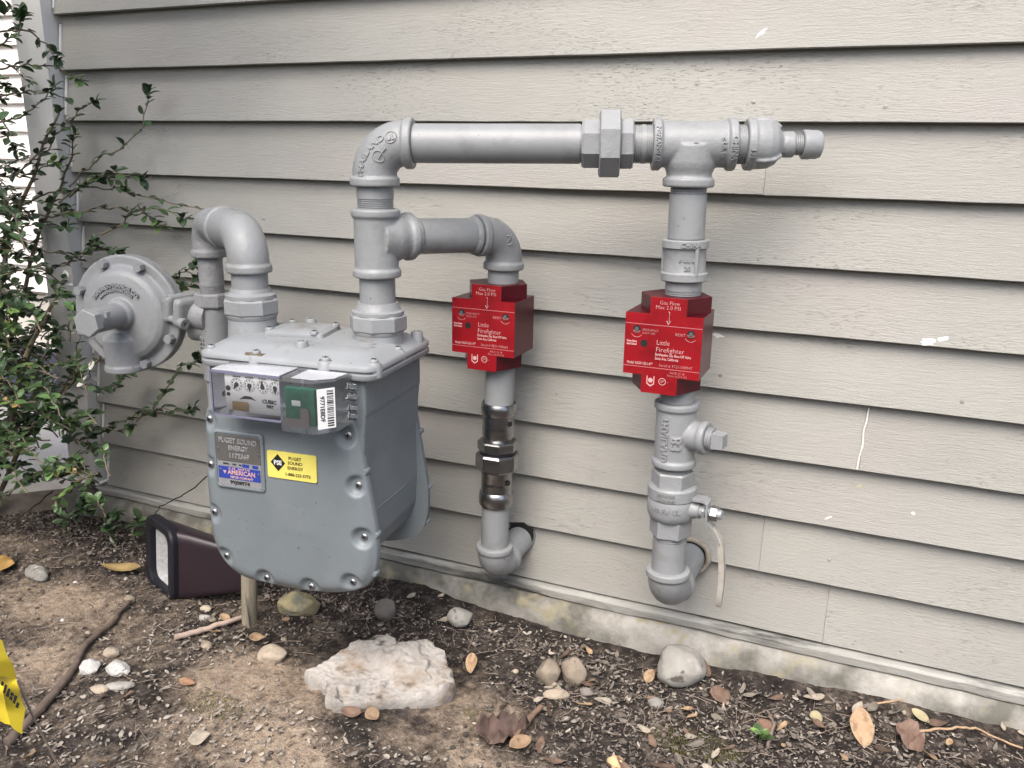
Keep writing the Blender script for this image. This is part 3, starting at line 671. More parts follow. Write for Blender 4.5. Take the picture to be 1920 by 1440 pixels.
MB().lathe(ml(-.025, -.032, .3205), -MZ, [(0, 0), (0, .006), (.006, .006), (.008, .004), (.008, 0)], 14).build('lug', PURPLE, idx, 40)
# radio module
mod = MB(); P8 = [(.0335, -.058), (.042, -.072), (.094, -.072), (.1150, -.047), (.1170, -.004), (.0335, -.004)]
mod.rings([[ml(a, b, .315) for a, b in P8], [ml(a, b, .316) for a, b in P8], [ml(a, b, .3875) for a, b in P8], [ml(a * .997, b * .99, .3885) for a, b in P8]])
mod = mod.build('radio_module', CLEAR, meter, 20)
P9 = [(.037, -.055), (.044, -.0690), (.087, -.0690), (.110, -.048), (.1125, -.009), (.037, -.009)]
MB().prism([(a, b) for a, b in [(.052, -.058), (.088, -.058), (.1100, -.040), (.1130, -.010), (.052, -.010)]], lambda a, b, d: ml(a, b, d), .3892, .3902).build('module_lid', LIDM, mod, 0)
mbox('circuit_board', (.045, -.0655, .324), (.092, -.058, .378), PCB, mod, .001)
mbox('chip', (.056, -.0670, .352), (.070, -.0654, .360), WHITEP, mod, .001)
MB().prism([(.044, .322), (.084, .322), (.084, .350), (.071, .350), (.071, .334), (.044, .334)], lambda a, b, d: ml(a, d, b), -.0695, -.0672).build('grey_tag', GREYBRN, mod, 0)
# label on the bevelled right flank
q0, q1 = V((.0960, -.0700, 0)), V((.1148, -.0475, 0)); qd = (q1 - q0).normalized(); qn = V((qd.y, -qd.x, 0)); ql = (q1 - q0).length
s0, s1 = V((.1137, -.0485, 0)), V((.1168, -.0060, 0)); sdn = (s1 - s0).normalized(); sn = V((sdn.y, -sdn.x, 0))
def flank(x, y, z):
    p = s0 + sdn * (.021 + x) + sn * (z + .0012); return ml(p.x, p.y, y)
def flank2(x, y, z):
    p = q0 + qd * (ql * .5 + x) + qn * (z + .0012); return ml(p.x, p.y, y)
lab = MB().prism([(-.013, .3220), (.013, .3220), (.013, .3800), (-.013, .3800)], lambda a, b, d: flank2(a, b, d), 0, .0006).build('barcode_label', WHITEP, mod, 0)
lt = MB()
rb_ = random.Random(5); yy = .325
while yy < .377:
    h = rb_.choice((.0008, .0013, .002)); lt.prism([(.001, yy), (.0105, yy), (.0105, yy + h), (.001, yy + h)], lambda a, b, d: flank2(a, b, d), .0007, .0009); yy += h + rb_.choice((.0009, .0015, .0019))
lt.text('9771E8DF', lambda x, y, z: flank2(-.006 + y, .351 - x, z + .0007), .0088, .0002, .0002)
lt.build('lettering', BLACK, mod, 0)
for wv in (.328, .3405, .357, .372): MB().lathe(ml(.1165, -.008 - .004, wv), MU, [(0, 0), (0, .006), (.010, .006), (.011, .004), (.011, 0)], 12).build('lug', CLEAR, mod, 40)
# name plate in its raised frame
def fp(a, b, d): return ml(a, -.0066 - d, b)
NPc = (-.0790, .2322); sk = -.02
def npf(a, b, d): return fp(NPc[0] + a + .010 * b, NPc[1] + b, d)
def fr_ring(hw, hh, rad, d): return [npf(a, b, d) for a, b in rrect(hw, hh, rad, 5)]
pl = MB().rings([fr_ring(.0445, .0475, .007, -.003), fr_ring(.0445, .0475, .007, .0012), fr_ring(.0428, .0458, .006, .0026), fr_ring(.0405, .0435, .005, .0026), fr_ring(.0395, .0425, .004, .0008)]).build('plate_frame', METER, meter, 40)
MB().prism(rrect(.0385, .0215, .004, 5, 0, .0195), npf, .0006, .0019).build('name_plate', PLATE, pl, 30)
mb = MB(); mb.text('PUGET SOUND', lambda x, y, z: npf(x, .0315 + y, .0021 + z), .0115, .0005, .0002, sx=.86); mb.text('ENERGY', lambda x, y, z: npf(x, .0200 + y, .0021 + z), .0105, .0005, .0002, sx=.9); mb.text('1172369', lambda x, y, z: npf(.001 + x, .0075 + y, .0021 + z), .0105, .0005, .0002)
mb.build('lettering', PLATE2, pl, 0)
MB().prism(rrect(.0385, .0195, .003, 5, 0, -.0225), npf, .0006, .0016).build('maker_plate', PLATE2, pl, 30)
mb = MB().prism([(-.0375, -.0310), (.0375, -.0310), (.0375, -.0110), (-.0375, -.0110)], npf, .0017, .0020)
for x0, x1 in ((.006, .018), (.024, .034)): mb.prism([(x0, -.0095), (x1, -.0095), (x1, -.004), (x0, -.004)], npf, .0017, .0020)
mb.build('blue_panel', BLUE, pl, 0)
mb = MB(); mb.text('AMERICAN', lambda x, y, z: npf(.004 + x, -.0200 + y, .0022 + z), .0105, .0002, .0002, sx=.95); mb.text('METER COMPANY', lambda x, y, z: npf(.004 + x, -.0278 + y, .0022 + z), .0050, .0002, .0001)
mb.text('AL 425    MAOP 5 PSI', lambda x, y, z: npf(x, -.0135 + y, .0022 + z), .0042, .0002, .0001)
mb.prism([(-.0290, -.0180), (-.0230, -.0180), (-.0260, -.0235)], npf, .0021, .0024)
mb.build('lettering', INK, pl, 0)
mb = MB(); mb.text('99J08974', lambda x, y, z: npf(x, -.0367 + y, .0018 + z), .0085, .0004, .0002, sx=1.1); mb.text('SERIAL     DISP    PSI', lambda x, y, z: npf(-.012 + x, -.0067 + y, .0018 + z), .0038, .0002, .0001); mb.build('lettering', BLACK, pl, 0)
for a, b in ((-.036, .018), (.036, .014), (-.034, -.017), (.034, -.018)): MB().lathe(npf(a, b, .0018), -MV, [(0, 0), (0, .0022), (.0008, .0018), (.001, 0)], 10).build('rivet', STEEL, pl, 40)
# yellow sticker
SKc = (.0135, .2350)
def skf(a, b, d): return fp(SKc[0] + a + .012 * b, SKc[1] + b, d)
st = MB().prism(rrect(.0420, .0215, .003, 4), skf, -.001, .0012).build('sticker', YEL, meter, 30)
mb = MB().prism([(-.036, .0035), (-.0235, .0175), (-.011, .0035), (-.0235, -.0105)], skf, .0013, .0015)
for s_, yy, sz in (('PUGET', .0125, .0072), ('SOUND', .0050, .0072), ('ENERGY', -.0030, .0072)): mb.text(s_, lambda x, y, z, yy=yy: skf(.006 + x, yy + y, .0014 + z), sz, .0002, .0001)
mb.text('1-888-225-5773', lambda x, y, z: skf(.010 + x, -.0135 + y, .0014 + z), .0068, .0002, .0001)
mb.build('lettering', BLACK, st, 0)
MB().text('PSE', lambda x, y, z: skf(-.0235 + x, .0032 + y, .0017 + z), .0100, .0002, .0002, sx=.95).build('lettering', WHITEP, st, 0)

# ---------------------------------------------------------------- inlet loop at the left
inl = thing('inlet_pipe', (-1.1139, -0.2200, 0.5308), 'grey gooseneck pipe rising behind the meter and bending down into its left port', 'pipe')
pin = ml(-.123, .115, .436)
a0 = V((pin.x, pin.y, .768)); b0 = V((-1.1058, -0.2220, 0.7503)); db = (b0 - a0); db.z = 0; db.normalize(); b0.z = .768
mid = (a0 + b0) / 2
# union nut on the meter, tail piece, nipple
mb = MB(); mb.lathe(pin - MZ * .004, MZ, [(0, 0), (0, .0385), (.006, .0415), (.008, .0415), (.008, 0)], 40)
hexnut(mb, pin + MZ * .003, MZ, .026, .0450, 8, .3); mb.lathe(pin + MZ * .029, MZ, [(0, 0), (0, .040), (.006, .040), (.008, .036), (.010, .033), (.016, .031), (.016, 0)], 40)
mb.build('union_nut', CAST, inl, 30)
pipe(inl, pin + MZ * .043, V((a0.x, a0.y, .715)), .0285, 'nipple', m=CAST)
elbow(inl, a0, -MZ, db, .062, (a0 - b0).length * .56, .046, .0325, .013, .0365)
elbow(inl, b0, -MZ, -db, .060, (a0 - b0).length * .42, .034, .0285, .013, .0320, m=OLDPAINT)
bx, by = b0.x, b0.y
pipe(inl, (bx, by, .712), (bx, by, .640), .0215, 'nipple', t1=.018, m=OLDPAINT)
mb = MB(); hexnut(mb, (bx, by, .618), MZ, .026, .0335, 8, .2); mb.build('hex_collar', OLDPAINT, inl, 30)
mb = MB(); tube(mb, (bx, by, .48), (bx, by, .620), .0265); tube(mb, (bx - .045, by - .005, .575), (bx, by, .575), .024); mb.fuse(.0018, 4); mb.build('valve_body', CAST, inl, 180)
pipe(inl, (bx, by, .345), (bx, by, .485), .0225, 'pipe', m=OLDPAINT)
elbow(inl, (bx, by, .310), MZ, (0, 1, 0), .045, .045, .033, .0265, .011, .030, m=OLDPAINT)
pipe(inl, (bx, by + .04, .310), (bx, .03, .310), .0225, 'stub', m=OLDPAINT)
fx = frame(MZ)
mb = MB()
for s_, zz, sz in (('8-8', .598, .018),): mb.text(s_, wrap((bx, by, zz), MZ, .0265, -2.05, 0, False, (1, 0, 0)), sz, .0016, .0004)
mb.text('A122B', wrap((bx, by, .545), MZ, .0265, -1.95, 0, True, (1, 0, 0)), .015, .0014, .0004)
mb.build('lettering', CAST, inl, 0)

# ---------------------------------------------------------------- regulator
rc = V((-1.2612, -0.2750, 0.5992)); rn = V((.2, -.98, 0)).normalized(); rt = V((.98, .2, 0)).normalized(); rz = V((0, 0, 1))
reg = thing('gas_regulator', rc - rz * .11, 'round grey cast gas regulator dish with bolted rim and hex-ended spring barrel', 'regulator')
def rp(a, b, d): return rc + rt * a + rz * b + rn * d
RR = .1085
mb = MB()
mb.lathe(rp(0, 0, -.010), rn, [(0, 0), (0, RR - .002), (.002, RR), (.011, RR), (.013, RR - .002), (.013, .090), (.018, .0865), (.026, .082), (.031, .074), (.0335, .062), (.035, .04), (.035, 0)], 96)
mb.lathe(rp(.004, .004, .02), rn, [(0, 0), (0, .030), (.014, .027), (.02, .0225), (.085, .0215), (.085, 0)], 40)
mb.lathe(rp(-.008, -.044, .012), (0, 0, -1), [(-.012, 0), (-.012, .020), (.0, .0335), (.052, .0335), (.052, 0)], 40)
mb.lathe(rp(-.008, -.094, .012), (0, 0, -1), [(0, 0), (0, .036), (.011, .036), (.0115, .0335), (.0115, 0)], 40)
mb.fuse(.0017, 6); mb.build('front_housing', CAST, reg, 180)
mb = MB().lathe(rp(0, 0, -.0105), -rn, [(0, 0), (0, .098), (.0012, .1075), (.0105, .1075), (.0125, .105), (.0125, .088), (.022, .080), (.035, .06), (.044, .04), (.075, .034), (.075, 0)], 72)
mb.build('rear_housing', CAST, reg, 40)
MB().lathe(rp(0, 0, -.0098), -rn, [(0, 0), (0, .1045), (.0013, .1045), (.0013, 0)], 72).build('gasket', RUBBER, reg, 40)
mb = MB(); hexnut(mb, rp(.004, .004, .104), rn, .016, .0245, 6, .15, rz, .05); mb.build('spring_cap', CAST, reg, 25)
MB().box((-.003, -.004, 0), (.003, .004, .010), Matrix.Translation(rp(.031, .012, .098))).build('seal_lug', CAST, reg, 0)
for k in range(8):
    a = radians(22.5 + 45 * k - 2); p = rp(.0970 * cos(a), .0970 * sin(a), .0045)
    if k == 5: continue
    mb = MB(); hexnut(mb, p, rn, .014, .0088, 6, a, rz); b_ = mb.build('bolt', CAST, reg, 25)
    MB().lathe(p - rn * .027, rn, [(0, 0), (0, .008), (.006, .009), (.006, 0)], 6).build('bolt_nut', CAST, reg, 25)
def arc_text(R0, a0, sz, d):
    def fn(x, y, z):
        a = a0 - x / R0; return rp((R0 + y) * cos(a), (R0 + y) * sin(a), d + z)
    return fn
mb = MB(); mb.text('FISHER GOVERNOR CO.', arc_text(.0560, radians(93), 0, .0262), .0098, .0014, .0004); mb.text('MARSHALLTOWN IOWA', arc_text(.0470, radians(93), 0, .0264), .0066, .0012, .0003)
mb.build('lettering', CAST, reg, 0)
# union between the regulator and the riser valve
uc = V((-1.1558, -0.2350, 0.6050))
ud = (V((bx, by, uc.z)) - uc); ud.z = 0; ud = V((.97, .12, -.10)).normalized()
mb = MB(); mb.lathe(uc - ud * .075, ud, [(0, 0), (0, .026), (.05, .026), (.055, .029), (.125, .029), (.125, 0)], 30)
mb.fuse(.0016, 3); mb.build('outlet_neck', CAST, reg, 180)
mb = MB(); Q = Matrix.Translation(uc) @ Matrix.Rotation(radians(-8), 4, 'Z') @ Matrix.Rotation(radians(10), 4, 'Y')
for x0, x1 in ((-.022, -.001), (.006, .027)):
    mb.box((x0, -.042, -.018), (x1, .030, .034), Q, .008)
mb.fuse(.0014, 4); mb.build('clamp', CAST, reg, 180)
mb = MB(); mb.lathe(Q @ V((-.026, -.034, -.008)), Q.to_3x3() @ V((1, 0, 0)), [(0, 0), (0, .0065), (.050, .0065), (.050, .010), (.062, .010), (.062, .004), (.058, .004), (.058, 0)], 16); mb.build('clamp_bolt', CAST, reg, 30)

# ---------------------------------------------------------------- outlet riser, header
out = thing('header_pipe', ml(.098, .125, .425), 'grey header pipe rising from the meter and running right along the siding', 'pipe')
po = ml(.098, .125, .425); ox, oy = po.x, po.y
HL = V((ox, oy, .9080)); HR = V((-0.2670, -0.1500, 0.9159)); HR.z = .9140
hd = (HR - HL).normalized(); R1 = .0280
mb = MB(); mb.lathe(po - MZ * .003, MZ, [(0, 0), (0, .0385), (.004, .0405), (.006, .0405), (.006, 0)], 40); hexnut(mb, po + MZ * .002, MZ, .026, .0450, 8, .35)
mb.lathe(po + MZ * .028, MZ, [(0, 0), (0, .0405), (.005, .0405), (.007, .036), (.012, .0335), (.018, .0315), (.018, 0)], 40); mb.build('union_nut', CAST, out, 30)
pipe(out, (ox, oy, .665), (ox, oy, .718), .0272, 'nipple', m=CAST)
BD = (V((-0.5999, -0.1300, 0.7709)) - V((ox, oy, .7705))).normalized()
tee(out, (ox, oy, .7100), (ox, oy, .8130), (ox, oy, .7690), BD, .060, .0335, .0125, .0372, vox=.0015)
pipe(out, (ox, oy, .810), (ox, oy, .858), .0275, 'nipple', t0=.018)
elbow(out, HL, -MZ, hd, .062, .060, .046, .0332, .0135, .0372)
mb = MB(); c_ = HL - MZ * .046 + hd * .046
e45 = (MZ * 1 - hd * 1).normalized()
def elb_map(off_ang, z0=0.0):
    """lettering that follows the bend of the top elbow on its camera side"""
    side = hd.cross(MZ).normalized()
    if side.y > 0: side = -side
    def fn(x, y, z):
        a = radians(135) + off_ang - x / .050; rad = .046 + y
        lift = sqrt(max(1e-6, .0332 ** 2 - y * y))
        return c_ + (hd * cos(a) + MZ * sin(a)) * rad + side * (lift + z * 1.8 - .0004)
    return fn
mb.text('THAILAND', (lambda f: lambda x, y, z: f(x, y + .014, z))(elb_map(radians(14))), .0125, .0012, .0003)
mb.text('UL', (lambda f: lambda x, y, z: f(x, y + .010, z))(elb_map(radians(-30))), .011, .0012, .0003)
mb.build('lettering', CAST, out, 0)
mb = MB()
f0 = elb_map(0)
for ca_, cb_, r_ in ((-.0265 * 1.0, .010, .0078), (.004, -.004, .0088)):
    mb.sweep([f0(ca_ * -1 + r_ * cos(2 * pi * k / 24), cb_ + r_ * sin(2 * pi * k / 24), .0004) for k in range(25)], .0010, 6)
mb.sweep([f0(.004 - .011 * t, -.004 - .002 * t, .0006) for t in (-1, -.3, .3, 1)], .0011, 6)
mb.build('casting_mark', CAST, out, 50)
HU = V((-0.4127, -0.2060, 0.9133)); tU = (HU - HL).dot(hd)
pipe(out, HL + hd * .055, HL + hd * (tU + .004), R1, 'pipe', t0=.006, t1=.008)
mb = MB(); p = HL + hd * (tU - .001); hexnut(mb, p, hd, .030, .0365, 8, .39, MZ); o_ = mb.build('union_nut', CAST, out, 25)
mb = MB(); hexnut(mb, p + hd * .0250, hd, .0300, .0505, 8, .39, MZ, .06); mb.build('union_ring', CAST, out, 25)
mb = MB(); hexnut(mb, p + hd * .0540, hd, .0200, .0375, 8, .39, MZ); mb.build('union_nut', CAST, out, 25)
tT = (HR - HL).dot(hd)
pipe(out, p + hd * .073, HL + hd * (tT - .052), .0272, 'nipple', t0=.012, t1=.014)
TA, TB = HL + hd * (tT - .0560), HL + hd * (tT + .0630)
tee(out, TA, TB, HR, -MZ, .060, .0325, .0130, .0372, vox=.0014)
side = hd.cross(MZ).normalized(); side = side if side.y < 0 else -side
ref_ = side
mb = MB()
mb.text('NSF/ANSI 61', wrap(TA, hd, .0372, 0.0, .0065, False, side), .0095, .0010, .0003)
mb.text('CHINA', wrap(TB, hd, .0372, 0.15, -.0065, False, side), .0110, .0010, .0003)
mb.text('c UL us', wrap(TB, hd, .0325, .15, -.021, False, side), .0095, .0010, .0003)
mb.text('U', wrap(HR, hd, .0325, .05, .003, True, side), .0150, .0012, .0005)
mb.build('lettering', CAST, out, 0)
thread_p = MB(); thread(thread_p, TB, hd, .016, .0275); thread_p.build('nipple', GREY, out)
RA = TB + hd * .013
mb = MB(); mb.lathe(RA, hd, [(0, 0), (0, .0345), (.002, .0365), (.011, .0365), (.013, .0345), (.020, .0345), (.032, .0335), (.042, .0285), (.049, .0200), (.052, .0165), (.0525, .0165), (.054, .0182), (.067, .0182), (.069, .0165), (.069, 0)], 44)
for k in range(3):
    a = 2 * pi * k / 3 + .7; _, fa, fb = frame(hd, side); q = RA + hd * .012 + (fa * cos(a) + fb * sin(a)) * .0335
    mb.sweep([q, q + hd * .012 + (fa * cos(a) + fb * sin(a)) * .0015, q + hd * .026 - (fa * cos(a) + fb * sin(a)) * .001, q + hd * .036 - (fa * cos(a) + fb * sin(a)) * .010], .0032, 8)
mb.fuse(.0013, 3); mb.build('reducer', CAST, out, 180)
mb = MB().text('191', wrap(RA, hd, .0365, .35, .0065, False, side), .0100, .0010, .0003); mb.build('lettering', CAST, out, 0)
mb = MB(); thread(mb, RA + hd * .066, hd, .018, .0148); mb.build('nipple', GREY, out)
mb = MB().lathe(RA + hd * .080, hd, [(0, 0), (0, .0190), (.0015, .0205), (.010, .0205), (.012, .0200), (.020, .0200), (.0255, .0178), (.028, .012), (.028, 0)], 36); mb.build('end_cap', CAST, out, 40)
# union at the start of the branch
mb = MB(); thread(mb, V((ox, oy, .769)) + BD * .058, BD, .007, .0290); mb.build('pipe_joint', OLDPAINT, out)

# ---------------------------------------------------------------- branch to the left shut-off
L1T = V((-0.5803, -0.1000, 0.7653)); L1B = V((-0.5922, -0.1000, 0.1483)); ld = (L1B - L1T).normalized(); RL = .0262
bra = thing('branch_pipe', L1T, 'shorter grey branch pipe from the meter riser to the duller red valve', 'pipe')
bs = V((ox, oy, .769)); bd = (L1T - bs).normalized()
pipe(bra, bs + BD * .060, L1T - bd * .045, .0275, 'pipe')
elbow(bra, L1T, ld, -bd, .058, .056, .042, .0310, .0125, .0345)
for q_, dd_ in ((L1T - bd * .058, -bd), (bs + BD * .0605, BD)):
    R_ = []; _, fa, fb = frame(dd_)
    for t, r_ in ((0, .0275), (.001, .0315), (.004, .0312), (.008, .0295), (.010, .0275)):
        R_.append([q_ + dd_ * (t + .0012 * nz3(k * .9, t * 90)) + (fa * cos(2 * pi * k / 48) + fb * sin(2 * pi * k / 48)) * (r_ + .0013 * nz3(k * 1.1, t * 300, 4)) for k in range(48)])
    MB().rings(R_).build('joint_sealant', OLDPAINT, bra, 180)
mb = MB(); sL = V((.45, -.9, .0)).normalized()
mb.sweep([L1T + V((.006, 0, -.006)) + sL * .0305 + (V((.9, .45, 0)) * cos(2 * pi * k / 20) + MZ * sin(2 * pi * k / 20)) * .0075 for k in range(21)], .0010, 6)
mb.sweep([L1T + V((.006, 0, -.006)) + sL * .0312 + V((.9, .45, 0)) * (.006 * t) + MZ * (.010 * t) for t in (-1, 0, 1)], .0010, 6)
mb.build('casting_mark', CAST, bra, 50)
def on1(px_z): return L1T + ld * ((L1T.z - px_z) / -ld.z)
pipe(bra, on1(.716), on1(.672), RL, 'nipple', t1=.010)

# ---------------------------------------------------------------- red seismic shut-off valves
def red_valve(fc, label, serial, dim=False):
    """fc = centre of the front face"""
    fc = V(fc)
    v = thing('shutoff_valve', fc + V((0, .0475, -.075)), label, 'gas shut-off valve', 'red earthquake shut-off valves')
    X, Z, Y = V((1, 0, 0)), V((0, 0, 1)), V((0, -1, 0))
    def F(a, b, d): return fc + X * a + Z * b + Y * d
    mR, mD = RED, DRED
    mb = MB().box((-.0580, -.0845, -.0475), (.0580, 0, .0465), Matrix(((1, 0, 0, fc.x), (0, -1, 0, fc.y), (0, 0, 1, fc.z), (0, 0, 0, 1))) @ Matrix.Translation((0, 0, 0)), .0012)
    # box() in (a, depth, b): front face at depth 0, body runs backwards
    mb.v = [V((p.x, 2 * fc.y - p.y if p.y < fc.y else p.y, p.z)) for p in mb.v]
    b0 = mb.build('body', mD, v, 20)
    plate = [(-.0578, -.0473), (-.0285, -.0473), (-.0285, -.0745), (.0255, -.0745), (.0255, -.0473), (.0578, -.0473), (.0578, .0463), (.0330, .0463), (.0330, .0715), (-.0210, .0715), (-.0210, .0463), (-.0578, .0463)]
    MB().prism(plate, F, -.003, .0008).build('face_plate', mR, v, 0)
    for cx, z0, z1 in ((.006, .0466, .0712), (-.0015, -.0742, -.0476)):
        s_ = .0268; ctr = -.0464
        hx = [(cx + s_, -.0005), (cx + 2 * s_, ctr), (cx + s_, 2 * ctr), (cx - s_, 2 * ctr), (cx - 2 * s_, ctr), (cx - s_, -.0005)]
        MB().rings([[F(a, z0, d) for a, d in hx], [F(a, z1 - .0008, d) for a, d in hx], [F(cx + (a - cx) * .985, z1, ctr + (d - ctr) * .985) for a, d in hx]] if z0 > 0 else
                   [[F(cx + (a - cx) * .985, z0, ctr + (d - ctr) * .985) for a, d in hx], [F(a, z0 + .0008, d) for a, d in hx], [F(a, z1, d) for a, d in hx]]).build('hex_end', mD, v, 10)
    for b in (.0300, -.0350): MB().prism([(-.0577, b - .0005), (.0577, b - .0005), (.0577, b + .0005), (-.0577, b + .0005)], F, .0009, .0011).build('scribed_line', mat_once('pink_line', (.50, .16, .17), .5), v, 0)
    hb = MB()
    for a, b, r_ in ((-.0395, .0215, .0062), (.0415, .0205, .0062), (-.0275, .0010, .0056)):
        hb.prism([(a + x, b + y) for x, y in circ(22, r_)], F, .0009, .00105)
    hb.build('hole', HOLE, v, 0)
    hs = MB()
    for a, b in ((-.0395, .0190), (.0415, .0190)): hs.prism([(a + .0058 * cos(t), b + .0012 + .0042 * sin(t)) for t in [pi + pi * k / 12 for k in range(13)]], F, .0011, .0013)
    hs.build('key_dish', mat_once('pink_metal', (.62, .28, .27), .3, .6), v, 0)
    ks = MB()
    for a, b in ((-.0395, .0222), (.0415, .0215)): ks.prism([(a + x, b + y) for x, y in circ(6, .0032)], F, .0014, .0030)
    ks.build('key_screw', STEEL, v, 0)
    t = MB()
    def T(s_, a, b, size, al='CENTER', sx=1.0, off=-.00012): t.text(s_, lambda x, y, z: F(a + x, b + y, .0011 + z), size, .0001, off, al, sx)
    T('Gas Flow', .0075, .0640, .0080); T('Max 2.0 PSI', .0055, .0570, .0080)
    t.prism([(.0060, .0515), (.0085, .0515), (.0085, .0375), (.0105, .0375), (.0072, .0320), (.0040, .0375), (.0060, .0375), (.0060, .0380), (.0053, .0385), (.0072, .0335), (.0092, .0385), (.0078, .0385), (.0078, .0508), (.0060, .0508)], F, .0010, .0012)
    T('EMERGENCY', -.0310, .0215, .0048, 'LEFT', .9); T('SHUT-OFF', -.0310, .0165, .0048, 'LEFT', .9)
    T('RESET', .0260, .0185, .0060, 'CENTER', .95)
    T('Open-Open', -.0465, .0030, .0040, 'CENTER', .8, .0002); T('Red-Closed', -.0465, -.0015, .0040, 'CENTER', .8, .0002)
    T('Little', -.0090, .0040, .0104, 'LEFT', .95); T('Firefighter', -.0095, -.0065, .0104, 'LEFT', 1.0)
    T('Earthquake Gas Shut-Off Valve', -.0098, -.0140, .0058, 'LEFT', .74, .0001); T('Santa Ana, California', -.0098, -.0200, .0058, 'LEFT', .72, .0001)
    T('Model: VAGV-150.1-97"', -.0520, -.0300, .0060, 'LEFT', .66, .0001); T('Serial # ' + serial, -.0030, -.0300, .0062, 'LEFT', .92)
    T('ASCE-25-18', .0250, -.0400, .0050, 'CENTER', .9); T('Patent #6,313,142', .0250, -.0445, .0050, 'CENTER', .8)
    for a in (-.0395, .0415):
        t.prism([(a + q * cos(k_), .0185 + q * sin(k_)) for q, ks_ in ((.0092, [pi + .5 + .2 * i for i in range(11)]), (.0087, [pi + 2.5 - .2 * i for i in range(11)])) for k_ in ks_], F, .0010, .0012)
    # two small certification marks
    t.prism([(-.0205, -.0480), (-.0205, -.0600), (-.0145, -.0645), (-.0085, -.0600), (-.0085, -.0480), (-.0100, -.0480), (-.0100, -.0590), (-.0145, -.0620), (-.0190, -.0590), (-.0190, -.0480)], F, .0010, .0012)
    t.prism([(-.0145 + .0036 * cos(q), -.0545 + .0036 * sin(q)) for q in [2 * pi * k / 14 for k in range(14)]], F, .0010, .0012)
    ring = [(.0035 + r_ * cos(q), -.0548 + r_ * sin(q)) for r_, qs in ((.0056, [2 * pi * k / 20 for k in range(20)]),) for q in qs]
    tv = []
    for k in range(20):
        for r_ in (.0056, .0046): tv.append(F(.0035 + r_ * cos(2 * pi * k / 20), -.0548 + r_ * sin(2 * pi * k / 20), .0012))
    t.add(tv, [(2 * k, 2 * k + 1, (2 * k + 3) % 40, (2 * k + 2) % 40) for k in range(20)])
    T('SP', .0035, -.0548, .0065); T('*', .0120, -.0565, .0060)
    t.build('lettering', INK, v, 0)
    return v
def mat_once(name, *a, **k): return MATS.get(name) or mat(name, *a, **k)
red_valve((-.2790, -.1975, .6254), 'brighter red square-bodied valve below the end of the header pipe', '3721-V30947')
red_valve((-.5965, -.1475, .6140), 'red square-bodied valve nearer the meter, over the steel coupling', '3821-V30603')

# ---------------------------------------------------------------- right riser
R2 = .0268
R2T, R2B = V((HR.x, HR.y, HR.z)), V((-0.2557, -0.1500, 0.1983)); rd = (R2B - R2T).normalized()
def on2(z): return R2T + rd * ((R2T.z - z) / -rd.z)
ris = thing('riser_pipe', on2(.80), 'grey pipe and coupling between the header tee and the brighter red valve', 'pipe')
pipe(ris, on2(.858), on2(.765), R2, 'nipple', t0=.014, t1=.016)
mb = MB(); ca0, cb0 = on2(.7790), on2(.7180); L_ = (cb0 - ca0).length
mb.lathe(ca0, rd, [(0, 0), (0, .0330), (.0015, .0345), (.0115, .0345), (.013, .0315), (.014, .0310), (L_ - .014, .0310), (L_ - .013, .0315), (L_ - .0115, .0345), (L_ - .0015, .0345), (L_, .0330), (L_, 0)], 44)
for a in (-.75, 1.6):
    _, fa, fb = frame(rd, (0, -1, 0)); q = (fa * cos(a) + fb * sin(a)) * .0325
    mb.sweep([ca0 + rd * .010 + q, cb0 - rd * .010 + q], .003, 8)
mb.build('coupling', CAST, ris, 40)
mb = MB()
fw_ = lambda p, r_, a, al, vert: wrap(p, -rd, r_, a, al, vert, (0, -1, 0))
mb.text('CHINA', fw_(ca0, .0345, .45, -.0065, False), .0095, .0009, .0003); mb.text('c UL us', fw_(ca0, .0310, .35, -.028, False), .0085, .0009, .0003); mb.text('20', fw_(ca0, .0310, .35, -.040, False), .0090, .0009, .0003)
mb.build('lettering', CAST, ris, 0)
pipe(ris, on2(.720), on2(.6925), R2, 'nipple', t1=.012)

# ---------------------------------------------------------------- drop below the right valve: tee with plug, ball valve, elbow into the wall
dr = thing('drop_pipe', on2(.25), 'grey pipe drop with plugged tee below the brighter red valve', 'pipe', 'pipe drops entering the wall')
pipe(dr, on2(.555), on2(.520), R2, 'nipple', t1=.012)
tee(dr, on2(.5300), on2(.4250), on2(.4780), V((.98, -.20, .03)), .054, .0315, .0115, .0350, vox=.0014, k=.74)
bq = V((.98, -.20, .03)).normalized(); q = on2(.4780)
mb = MB(); thread(mb, q + bq * .052, bq, .011, .0180); mb.build('plug_thread', GREY, dr)
_, fa, fb = frame(bq)
mb = MB().rings([[q + bq * t + (fa * x + fb * y) * w for x, y in ((1, 1), (-1, 1), (-1, -1), (1, -1))] for t, w in ((.060, .0120), (.060, .0120), (.079, .0112), (.081, .0100))]); mb.build('square_plug', CAST, dr, 20)
mb = MB(); mb.text('THAILAND', fw_(on2(.474), .0315, -.30, 0, True) if False else (lambda f: lambda x, y, z: f(-x, -y, z))(fw_(on2(.474), .0315, -.30, 0, True)), .0150, .0012, .0004)
mb.text('B3', (lambda f: lambda x, y, z: f(-x, -y, z))(fw_(on2(.470), .0315, .28, 0, True)), .0230, .0014, .0006); mb.build('lettering', CAST, dr, 0)
pipe(dr, on2(.427), on2(.410), .0275, 'nipple', t0=.016)
bv = thing('ball_valve', on2(.335), 'grey ball valve with drooping lever handle and worn beige grip', 'valve')
mb = MB(); za = on2(.4170); hexnut(mb, za, rd, .032, .0345, 6, .42, (0, -1, 0), .08); 
mb.build('hex_end', CAST, bv, 22)
